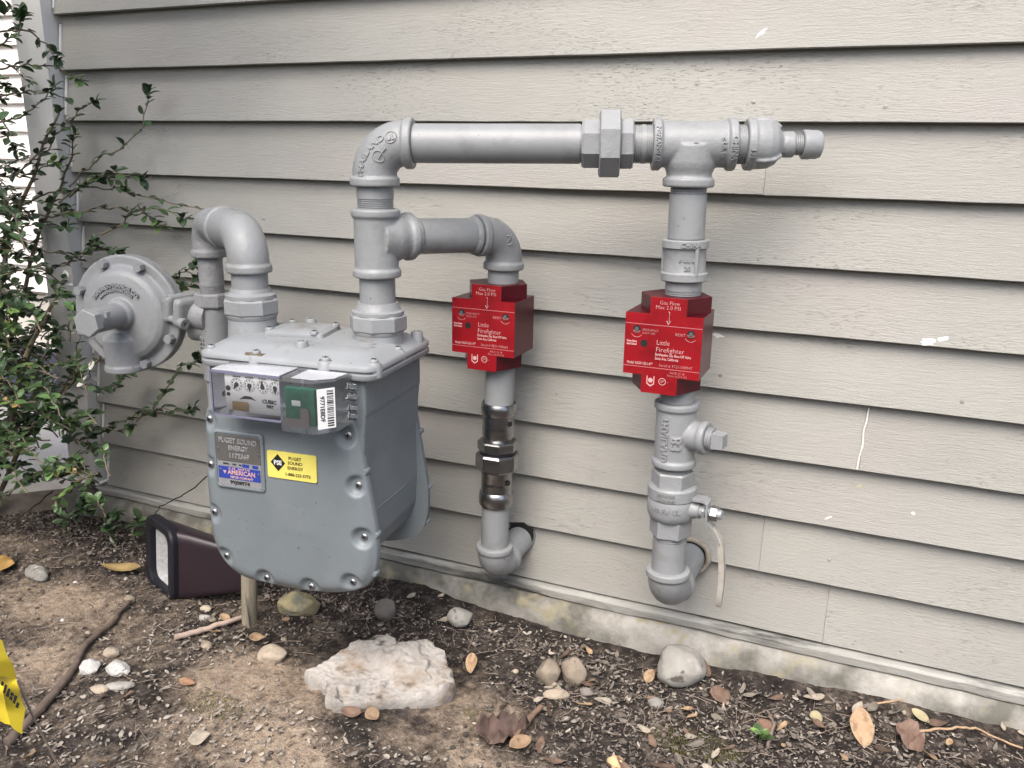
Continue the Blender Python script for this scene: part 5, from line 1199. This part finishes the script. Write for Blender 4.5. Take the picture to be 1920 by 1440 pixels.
dry((-0.0044, -0.1106, 0.0120), .024, .009, mat('yellow_leaf', (.36, .31, .19), .7, var=.2, vscale=30), -.9, 'pale yellow leaf between seedling and long tan leaf', .4, .4, (.2, .2), .010, seed=16)
dry((0.1497, -0.0651, 0.0120), .032, .009, mat_once('yellow_leaf', (.46, .38, .20), .7), -.6, 'yellowish narrow leaf above the crumpled brown leaf', .4, .5, (.2, .2), .012, seed=17)
dry((-0.8694, -0.5779, 0.0120), .034, .013, DRY3, .9, 'greyish curled leaf on the sandy soil at bottom left of centre', .6, .5, (.3, .1), .010, seed=18)
rl = random.Random(31)
protos = []
for k, m in enumerate((DRY3, DRY3, DRY2, DRY1, DRY3, DRY2)):
    LN = ('greyish', 'greyish', 'brown', 'tan', 'greyish', 'brown')[k]
    protos.append(dry((0, 0), .030 + .006 * (k % 3), .0068 + .0014 * (k % 2), m, 0, 'small %s dry leaf lying in the mulch' % LN, .5, .4, seed=40 + k, group='small %s dry leaves in the mulch' % LN, wave=.3))
for i in range(290):
    src = protos[i % 6]; o = src if i < 6 else src.copy()
    if i >= 6: COL.objects.link(o)
    for _ in range(60):
        x, y = rl.uniform(-1.5, .36), rl.uniform(-.80, -.045)
        if abs(x - rock_c.x) < .16 and abs(y - rock_c.y) < .12: continue
        w_ = 1.0 if x > -.40 else .16
        if x > -.45 and y > -.30: w_ = 1.3
        if rl.random() < w_ * (1 - .8 * min(1, sandy(x, y))): break
    s_ = rl.uniform(.45, 1.0); o.scale = (s_, s_, s_); o.rotation_euler = (rl.uniform(-.5, .5), rl.uniform(-.4, .4), rl.uniform(0, 6.3)); o.location = (x, y, hgt(x, y) + .004 + .006 * rl.random())

# ---------------------------------------------------------------- uncountable litter, grit, needles, moss
def density(x, y):
    d = .55
    if x > -.50: d = 1.0
    if y > -.16: d = max(d, .85)
    if y < -.50 and x < -.6: d = max(d, .7)
    if abs(x - rock_c.x) < .15 and abs(y - rock_c.y) < .11: return 0
    return d * (1 - .85 * min(1, sandy(x, y)))
rg = random.Random(5)
mb = MB(); cnt = 0
while cnt < 21000:
    x, y = rg.uniform(-2.2, .6), -.04 - abs(rg.triangular(0, 1.0, .05))
    if rg.random() > density(x, y): continue
    L_ = rg.uniform(.003, .011) * (1.8 if rg.random() < .12 else 1); w_ = L_ * rg.uniform(.18, .42); a = rg.uniform(0, 6.3); ca_, sa_ = cos(a), sin(a); z = hgt(x, y) + rg.uniform(.001, .008); tl_ = rg.uniform(-.45, .45); tr = rg.uniform(-.6, .6); bend = rg.uniform(0, .35) * L_
    q = []
    for t, s_ in ((-1, .1), (-.35, 1), (-.35, -1), (.4, .85), (.4, -.85), (1, .1)):
        lx, ly = t * L_ * .5, s_ * w_ * .5; q.append((x + lx * ca_ - ly * sa_, y + lx * sa_ + ly * ca_, z + lx * tl_ + ly * tr + bend * t * t * .6))
    mb.add(q, [(0, 2, 1), (1, 2, 4, 3), (3, 4, 5)]); cnt += 1
o = mb.build('leaf_litter', LITTER, None, 0); o['kind'] = 'stuff'
mb = MB(); cnt = 0
zones = [((-1.0769, -0.5335, 0.0120), .16, .09), ((-1.1031, -0.3868, 0.0120), .12, .07), ((-0.8577, -0.5381, 0.0120), .10, .06), ((-0.2206, -0.2463, 0.0120), .28, .10), ((0.0218, -0.1353, 0.0120), .26, .07), ((-0.4538, -0.1052, 0.0120), .16, .05), ((-0.6179, -0.4829, 0.0120), .2, .06), ((-1.0730, -0.6506, 0.0120), .14, .06)]
while cnt < 1500:
    (cx, cy, _z), rx, ry = rg.choice(zones); x, y = rg.gauss(cx, rx * .6), rg.gauss(cy, ry * .6)
    if y > -.045 or (abs(x - rock_c.x) < .16 and abs(y - rock_c.y) < .12): continue
    L_ = .0035 + .012 * rg.random() ** 2.2; w_ = L_ * rg.uniform(.25, .6); a = rg.uniform(0, 6.3); ca_, sa_ = cos(a), sin(a); z = hgt(x, y) + rg.uniform(.0015, .007); tl_, tr = rg.uniform(-.4, .4), rg.uniform(-.5, .5); q = []
    for k in range(7):
        t = 2 * pi * k / 7; rr_ = rg.uniform(.7, 1.1); lx, ly = L_ * .5 * cos(t) * rr_, w_ * .5 * sin(t) * rr_
        q.append((x + lx * ca_ - ly * sa_, y + lx * sa_ + ly * ca_, z + lx * tl_ + ly * tr))
    mb.add(q, [tuple(range(7))]); cnt += 1
o = mb.build('pale_chips', mat('pale_chip', (.30, .265, .225), .8, var=.7, vscale=30), None, 0); o['kind'] = 'stuff'
mb = MB(); vs1, fs1 = ICO[1]
for i in range(3000):
    x, y = rg.uniform(-2.2, .5), -.045 - abs(rg.triangular(0, 1.0, .1))
    if density(x, y) == 0: continue
    s_ = .0011 + .0032 * rg.random() ** 3.2; sq = rg.uniform(.5, .9); z = hgt(x, y) + s_ * .3; a = rg.uniform(.7, 1.4)
    k = rg.random() * 9; mb.add([(x + v.x * s_ * a * (1 + .6 * nz3(v.x * 2, v.y * 2, k)), y + v.y * s_ * (1 + .6 * nz3(v.y * 2, v.z * 2, k)), z + v.z * s_ * sq) for v in vs1], fs1)
o = mb.build('gravel', PEB, None, 180); o['kind'] = 'stuff'
mb = MB()
for i in range(7500):
    x, y = rg.uniform(-2.2, .5), -.045 - abs(rg.triangular(0, 1.0, .12))
    if density(x, y) < .12 or rg.random() > density(x, y) + .15: continue
    s_ = .0012 + .0045 * rg.random() ** 2.6; z = hgt(x, y) + s_ * .2; a = rg.uniform(.7, 1.5); k = rg.random() * 9
    mb.add([(x + v.x * s_ * a * (1 + .5 * nz3(v.x * 2, v.y * 2, k)), y + v.y * s_ * (1 + .5 * nz3(v.y * 2, v.z * 2, k)), z + v.z * s_ * .8 * (1 + .5 * nz3(v.z * 2, v.x * 2, k))) for v in vs1], fs1)
o = mb.build('soil_crumbs', mat('crumb_soil', (.10, .082, .068), .95, var=.85, vscale=9, bump=.4, bscale=200), None, 0); o['kind'] = 'stuff'
mb = MB()
for i in range(900):
    x, y = rg.uniform(-2.0, .5), -.05 - abs(rg.triangular(0, .9, .1))
    if rg.random() > density(x, y) + .12: continue
    a = rg.uniform(0, 6.3); L_ = rg.uniform(.012, .05); z = hgt(x, y) + rg.uniform(.002, .008); k = rg.uniform(-.35, .35); tl_ = rg.uniform(-.08, .12)
    mb.sweep([(x + L_ * t * cos(a + k * t), y + L_ * t * sin(a + k * t), z + tl_ * L_ * t) for t in (-.5, 0, .5)], [.0007, .0006, .0004], 4)
o = mb.build('fallen_needles', TWIG, None, 60); o['kind'] = 'stuff'
mb = MB()
for (cx, cy, _z), rx, n_ in (((-0.1777, -0.2478, 0.0120), .06, 1500), ((-0.9102, -0.5036, 0.0120), .05, 700), ((-0.5056, -0.3405, 0.0120), .03, 200)):
    for i in range(n_):
        a = rg.uniform(0, 6.3); r_ = rx * sqrt(rg.random()); x, y = cx + r_ * cos(a) * 1.3, cy + r_ * sin(a) * .55; b = rg.uniform(0, 6.3); h = rg.uniform(.003, .008); z = hgt(x, y) - .001
        mb.add([(x, y, z), (x + .0012 * cos(b), y + .0012 * sin(b), z), (x + rg.uniform(-.004, .004), y + rg.uniform(-.004, .004), z + h)], [(0, 1, 2)])
o = mb.build('moss', MOSS, None, 0); o['kind'] = 'stuff'

# ---------------------------------------------------------------- green things
def green_leaf(L_, W_, curl, fold, m, name='leaf'):
    vs_, fs_ = leaf_mesh(1, W_ / L_, curl, fold, 6); vs_ = [V((v.x + .5, v.y, v.z - curl * .25)) * L_ for v in vs_]
    mb = MB(); mb.v = vs_; mb.f = fs_; me_ = bpy.data.meshes.new(name); me_.from_pydata([tuple(v) for v in vs_], [], fs_); me_.materials.append(m); me_.polygons.foreach_set('use_smooth', [True] * len(me_.polygons)); return me_
GL = {'d': [green_leaf(.030, .0086, -.25, .30, LEAFD), green_leaf(.026, .0084, -.15, .22, LEAFD), green_leaf(.032, .0090, -.35, .35, LEAFD)],
      'm': [green_leaf(.029, .0088, -.25, .28, LEAFM), green_leaf(.025, .0084, -.2, .2, LEAFM)],
      'l': [green_leaf(.025, .0080, .2, .35, LEAFL), green_leaf(.028, .0084, .1, .3, LEAFL)],
      'p': [green_leaf(.024, .0070, .1, .2, LEAFP)], 'y': [green_leaf(.022, .0070, .2, .4, LEAFY)]}
shrub = thing('shrub', (-1.93, -.20, .01), 'straggly small-leaved evergreen shrub in front of the wall corner at the left', 'shrub')
SR = V(shrub.location)
rs = random.Random(21)
cand = []     # (pixel-independent) leaf placements: (mesh, matrix)
def place_leaf(p, d, up_, kind, scale):
    me_ = rs.choice(GL[kind]); x_ = d.normalized(); y_ = up_.cross(x_); y_ = y_.normalized() if y_.length > 1e-4 else frame(x_)[1]; z_ = x_.cross(y_)
    M_ = Matrix(((x_.x, y_.x, z_.x, p.x - SR.x), (x_.y, y_.y, z_.y, p.y - SR.y), (x_.z, y_.z, z_.z, p.z - SR.z), (0, 0, 0, 1))) @ Matrix.Diagonal((scale, scale, scale, 1))
    cand.append((me_, M_))
stems = MB()
def twig(pts, r0, r1, leaves, kinds='ddm', tip=None, gap=.016, start=.15, sc=1.0):
    P = [V(p) for p in pts]; path = []
    for i in range(len(P) - 1):
        for k in range(6): path.append(P[i].lerp(P[i + 1], k / 6))
    path.append(P[-1]); n = len(path); sd_ = rs.uniform(0, 50)
    path = [p + V((nz3(i * .35, sd_), nz3(i * .35, sd_ + 5), nz3(i * .35, sd_ + 9))) * .010 * min(1, i / 4) for i, p in enumerate(path)]
    stems.sweep(path, [r0 + (r1 - r0) * i / (n - 1) for i in range(n)], 6)
    if leaves:
        acc = 0.0; side_ = 1
        for i in range(1, n):
            seg_ = (path[i] - path[i - 1]); L_ = seg_.length
            if i / n < start: continue
            acc += L_
            while acc > gap * .68:
                acc -= gap * .68; side_ = -side_
                t = seg_.normalized(); _, a, b = frame(t); ph = rs.uniform(-.7, .7) + (0 if side_ > 0 else pi)
                nrm = (V((0, 0, 1)) * .8 + V((rs.uniform(-.5, .5), rs.uniform(-.7, .2), 0)))
                lat = t.cross(V((0, 0, 1))); lat = lat.normalized() if lat.length > .05 else a
                d = t * rs.uniform(.3, .9) + lat * side_ * rs.uniform(.5, 1) + V((0, 0, rs.uniform(-.55, .35)))
                place_leaf(path[i] + t * rs.uniform(-.006, .006), d, nrm, rs.choice(kinds), sc * rs.uniform(.5, 1.0))
    if tip:
        t = (path[-1] - path[-3]).normalized(); _, a, b = frame(t)
        for k in range(7):
            ph = k * 2.4; d = t * rs.uniform(.2, 1) + (a * cos(ph) + b * sin(ph)) * .8; place_leaf(path[-1] - t * .003 * k, d, V((0, -.3, 1)), tip, sc * rs.uniform(.5, .95))
    return path
B = V((-1.97, -.16, 0.0))
# main stems fan out of the base, aimed at the gaps seen beside the wall
twig([B, (-1.7592, -0.2000, 0.2476), (-1.6734, -0.2200, 0.3764), (-1.6279, -0.2000, 0.4948), (-1.5856, -0.1700, 0.5852)], .010, .003, 1, 'ddm', gap=.02)
twig([B + V((.03, 0, 0)), (-1.7809, -0.1400, 0.2256), (-1.6574, -0.1600, 0.3385), (-1.5209, -0.1800, 0.4327), (-1.4295, -0.2000, 0.4840)], .007, .002, 0)
twig([B, (-1.8680, -0.1500, 0.3076), (-1.8068, -0.1500, 0.5159), (-1.7705, -0.1200, 0.6818), (-1.6926, -0.1000, 0.8325), (-1.6142, -0.0800, 0.9646)], .010, .002, 1, 'ddm')
twig([B + V((-.05, .03, 0)), (-1.9481, -0.0500, 0.3525), (-1.8451, -0.0500, 0.5466), (-1.7528, -0.0500, 0.7127), (-1.6710, -0.0400, 0.8207), (-1.6218, -0.0400, 0.9227)], .007, .0015, 1, 'ddm', 'd')
for pts, kinds, tip, gap in [
    ([(-1.8082, -0.1000, 0.7545), (-1.7021, -0.1000, 0.7816), (-1.6179, -0.1000, 0.8013), (-1.5416, -0.0700, 0.8139), (-1.4586, -0.0500, 0.8027), (-1.3433, -0.0500, 0.7872), (-1.2558, -0.0400, 0.7708)], 'd', None, .045),
    ([(-1.8040, -0.1200, 0.7268), (-1.6955, -0.1100, 0.7483), (-1.6101, -0.1000, 0.7537), (-1.5060, -0.0800, 0.7714), (-1.4428, -0.0700, 0.7625), (-1.3678, -0.0700, 0.7764), (-1.2961, -0.0700, 0.7580)], 'dm', 'd', .020),
    ([(-1.7026, -0.1300, 0.8327), (-1.6262, -0.1200, 0.8832), (-1.5801, -0.1000, 0.9320), (-1.5402, -0.0900, 0.9692), (-1.5073, -0.0800, 0.9851)], 'dd', 'd', .018),
    ([(-1.7148, -0.1200, 1.1194), (-1.6434, -0.1200, 1.1249), (-1.6192, -0.1000, 1.1034), (-1.6009, -0.0900, 1.0785), (-1.5823, -0.0900, 1.0627)], 'dm', 'd', .018),
    ([(-1.7216, -0.1200, 1.0474), (-1.6693, -0.1100, 1.0576), (-1.6198, -0.1000, 1.0574), (-1.5849, -0.0900, 1.0473), (-1.5426, -0.0800, 1.0268)], 'mml', 'l', .020),
    ([(-1.7323, -0.1200, 0.9949), (-1.6635, -0.1100, 1.0055), (-1.6063, -0.1000, 1.0034), (-1.5831, -0.0800, 0.9835)], 'd', None, .024),
    ([(-1.7379, -0.1300, 0.9410), (-1.6765, -0.1200, 0.9522), (-1.6407, -0.1000, 0.9849), (-1.5932, -0.0900, 1.0165)], 'ddm', 'm', .018),
    ([(-1.5964, -0.0900, 0.8128), (-1.5560, -0.0800, 0.8466), (-1.5013, -0.0700, 0.8801), (-1.4576, -0.0600, 0.8968), (-1.4229, -0.0500, 0.9395), (-1.3993, -0.0400, 1.0022)], 'd', 'd', .030),
    ([(-1.5881, -0.1000, 0.7913), (-1.5401, -0.0900, 0.8254), (-1.4948, -0.0800, 0.8480), (-1.4475, -0.0700, 0.8383), (-1.4071, -0.0600, 0.8338)], 'ddm', 'd', .011),
    ([(-1.6217, -0.1000, 0.7790), (-1.5533, -0.1000, 0.8143), (-1.5116, -0.0800, 0.8368), (-1.4796, -0.0700, 0.8212), (-1.4544, -0.0600, 0.8108)], 'dmd', 'm', .011),
    ([(-1.5184, -0.0900, 0.7159), (-1.4651, -0.0800, 0.7401), (-1.4257, -0.0700, 0.7795), (-1.4161, -0.0600, 0.7630), (-1.3826, -0.0600, 0.7371)], 'dm', 'l', .016),
    ([(-1.6633, -0.1200, 0.6765), (-1.5965, -0.1100, 0.6681), (-1.5589, -0.1000, 0.6807), (-1.5079, -0.0900, 0.6828), (-1.4813, -0.0800, 0.6778)], 'dd', 'd', .010),
    ([(-1.6768, -0.1400, 0.6432), (-1.6204, -0.1200, 0.6447), (-1.5665, -0.1100, 0.6586), (-1.5249, -0.1000, 0.6996)], 'dd', 'd', .011),
    ([(-1.3858, -0.0600, 0.5855), (-1.3521, -0.0600, 0.6222), (-1.3276, -0.0600, 0.6464), (-1.2922, -0.0500, 0.6643)], 'dd', 'd', .010),
    ([(-1.4037, -0.0600, 0.5609), (-1.3708, -0.0600, 0.5867), (-1.3234, -0.0600, 0.6187), (-1.2813, -0.0600, 0.6385)], 'dd', 'd', .012),
    ([(-1.4964, -0.0700, 0.2982), (-1.4466, -0.0600, 0.3337), (-1.4098, -0.0600, 0.3817), (-1.3680, -0.0500, 0.4328), (-1.3133, -0.0500, 0.4569)], 'dd', 'd', .013),
    ([(-1.6034, -0.0900, 0.2566), (-1.5263, -0.0800, 0.2969), (-1.4688, -0.0700, 0.3272), (-1.4045, -0.0700, 0.3421), (-1.3405, -0.0600, 0.3481)], 'dd', 'd', .013),
    ([(-1.6148, -0.1200, 0.2831), (-1.5725, -0.1000, 0.2770), (-1.5382, -0.0800, 0.2697), (-1.5063, -0.0700, 0.2841)], 'dm', 'm', .013),
    ([(-1.5819, -0.1200, 0.3873), (-1.5582, -0.1000, 0.3730), (-1.5394, -0.0800, 0.3766), (-1.5056, -0.0700, 0.4092)], 'dd', 'd', .010),
    ([(-1.7520, -0.1800, 0.1517), (-1.6594, -0.1800, 0.1869), (-1.6133, -0.1600, 0.2069), (-1.5740, -0.1400, 0.2384), (-1.5796, -0.1200, 0.2755)], 'd', 'd', .015),
    ([(-1.7716, -0.1800, 0.1417), (-1.6928, -0.1700, 0.1648), (-1.6327, -0.1500, 0.1616), (-1.6192, -0.1300, 0.1828)], 'dd', 'd', .014),
    ([(-1.7402, -0.2200, 0.2942), (-1.6538, -0.2200, 0.3067), (-1.6113, -0.2000, 0.3191), (-1.5796, -0.1600, 0.3122)], 'mmd', 'l', .014),
    ([(-1.7123, -0.2200, 0.4312), (-1.6285, -0.2200, 0.4409), (-1.5300, -0.2200, 0.4636), (-1.4515, -0.2200, 0.4813)], 'ddm', None, .016),
    ([(-1.6950, -0.2000, 0.6486), (-1.6151, -0.2000, 0.6484), (-1.5738, -0.1800, 0.6268), (-1.5520, -0.1700, 0.5992)], 'mdm', 'm', .011),
    ([(-1.5703, -0.2400, 0.5307), (-1.5414, -0.2200, 0.5742), (-1.5166, -0.2100, 0.6131), (-1.5015, -0.2000, 0.6400)], 'mp', 'p', .022),
    ([(-1.4664, -0.2400, 0.5190), (-1.4517, -0.2400, 0.5637), (-1.4661, -0.2300, 0.5930)], 'p', None, .022),
    ([(-1.4045, -0.2400, 0.4951), (-1.4186, -0.2400, 0.4695), (-1.4425, -0.2300, 0.4367)], 'p', None, .016),
    ([(-1.6126, -0.2800, 0.5991), (-1.5712, -0.2800, 0.5757), (-1.5907, -0.2600, 0.5324)], 'ml', 'l', .012),
    ([(-1.6310, -0.2800, 0.5100), (-1.6084, -0.2700, 0.4544), (-1.5888, -0.2600, 0.4204)], 'mml', 'l', .012),
    ([(-1.5793, -0.2000, 0.4998), (-1.5797, -0.2200, 0.4465), (-1.5866, -0.2200, 0.3640), (-1.5403, -0.2200, 0.3112)], 'dd', 'm', .016),
    ([(-1.7113, -0.1600, 0.8330), (-1.6612, -0.1500, 0.8287), (-1.6185, -0.1300, 0.8564), (-1.5822, -0.1200, 0.8678)], 'dm', 'l', .013),
    ([(-1.6672, -0.1500, 1.1535), (-1.6284, -0.1500, 1.1567), (-1.6065, -0.1400, 1.1425)], 'mdm', 'd', .011), ([(-1.6814, -0.1500, 1.0844), (-1.6314, -0.1500, 1.1028), (-1.5991, -0.1400, 1.1422)], 'mdm', 'm', .011),
    ([(-1.5516, -0.2000, 0.3869), (-1.5198, -0.2000, 0.4374), (-1.5025, -0.2000, 0.4964), (-1.4799, -0.2000, 0.5433)], 'dd', None, .020)]:
    twig(pts, .0022, .0009, 1, kinds, tip, gap, 0.05)
# filler twigs, in view to the left and carrying the shrub on beyond the frame
for i in range(430):
    y = rs.uniform(-.34, .05); zt = rs.uniform(.19, 1.25)
    wide = .30 if zt < .62 else .17
    x = -2.06 + 1.43 * abs(min(y, 0)) + wide * rs.random() ** 1.4 - (.0 if i % 3 else .35 * rs.random())
    if zt > .62 and rs.random() < .45: continue
    s_ = V((x, y, zt)); ang = rs.uniform(-.7, .9); L_ = rs.uniform(.08, .20)
    d = V((cos(ang) * rs.choice((1, -1, -1)), rs.uniform(-.4, .4), sin(ang) * .7))
    if y < -.08 and s_.x + d.x * L_ > -1.60: d.x = -abs(d.x) * .5
    twig([s_, s_ + d * L_ * .5 + V((0, 0, .01)), s_ + d * L_ + V((0, 0, -.01))], .0018, .0008, 1, 'ddmm' if rs.random() < .8 else 'mmly', rs.choice((None, 'd', 'm')), .013, .05)
for i in range(16):
    x = rs.uniform(-2.55, -2.05); y = rs.uniform(-.3, 0); top = rs.uniform(.7, 1.3)
    twig([V((rs.uniform(-2.2, -1.95), rs.uniform(-.25, -.1), 0)), V((x * .5 - 1.02, y, top * .4)), V((x, y, top * .75)), V((x + rs.uniform(-.1, .1), y + rs.uniform(-.1, .1), top))], .006, .0015, 1, 'ddm', 'm', .02)
# low sprigs in the dark corner by the foundation
for px_ in ((-1.6388, -0.1000, 0.0618), (-1.5891, -0.1000, 0.0509), (-1.4833, -0.1200, 0.0599), (-1.6040, -0.2000, 0.0758), (-1.5224, -0.1400, 0.0341), (-1.6682, -0.1200, 0.0573)):
    s_ = V(px_); twig([s_ + V((0, 0, -.03)), s_, s_ + V((rs.uniform(-.03, .05), -.01, .03))], .0012, .0007, 1, 'ddm', 'd', .012, 0)
stems.build('stem', STEMM, shrub, 60)
# nearest-to-frame 300 leaves stay individual, the rest are one foliage part
camM = cam.matrix_world.inverted()
def vis(c):
    q = camM @ (SR + c[1].translation); z = -q.z; px_ = 960 + 1593.6 * q.x / z; py_ = 720 - 1593.6 * q.y / z
    return (0 if (-5 < px_ < 1920 and -5 < py_ < 1440) else 1, z)
cand.sort(key=vis)
for me_, M_ in cand[:300]:
    o = bpy.data.objects.new('leaf', me_); COL.objects.link(o); o.parent = shrub; o.matrix_local = M_
fo = {}
for me_, M_ in cand[300:]:
    fo.setdefault(me_.materials[0].name, []).append((me_, M_))
mesh = bpy.data.meshes.new('foliage'); vs_, fs_, mi = [], [], []
for k, (mn, items) in enumerate(fo.items()):
    mesh.materials.append(bpy.data.materials[mn])
    for me_, M_ in items:
        o_ = len(vs_); vs_ += [tuple(M_ @ v.co) for v in me_.vertices]
        for p in me_.polygons: fs_.append(tuple(i + o_ for i in p.vertices)); mi.append(k)
mesh.from_pydata(vs_, [], fs_); mesh.polygons.foreach_set('material_index', mi); mesh.polygons.foreach_set('use_smooth', [True] * len(fs_)); mesh.update()
o = bpy.data.objects.new('foliage', mesh); COL.objects.link(o); o.parent = shrub; o['kind'] = 'stuff'
# seedling at the right
sdl = thing('seedling', gp_((-0.0822, -0.2041, 0.0120)), 'tiny bright green seedling in the litter right of the boulder', 'seedling')
SL = V(sdl.location)
MB().sweep([SL, SL + V((0, 0, .015)), SL + V((.003, 0, .026))], .0008, 6).build('stem', LEAFM, sdl, 60)
for k in range(6):
    a = k * 1.1; o = bpy.data.objects.new('leaf', GL['l' if k % 2 else 'm'][0]); COL.objects.link(o); o.parent = sdl; o.location = (.002, 0, .010 + .003 * k); o.rotation_euler = (0, -.4, a); o.scale = (.8, .8, .8)
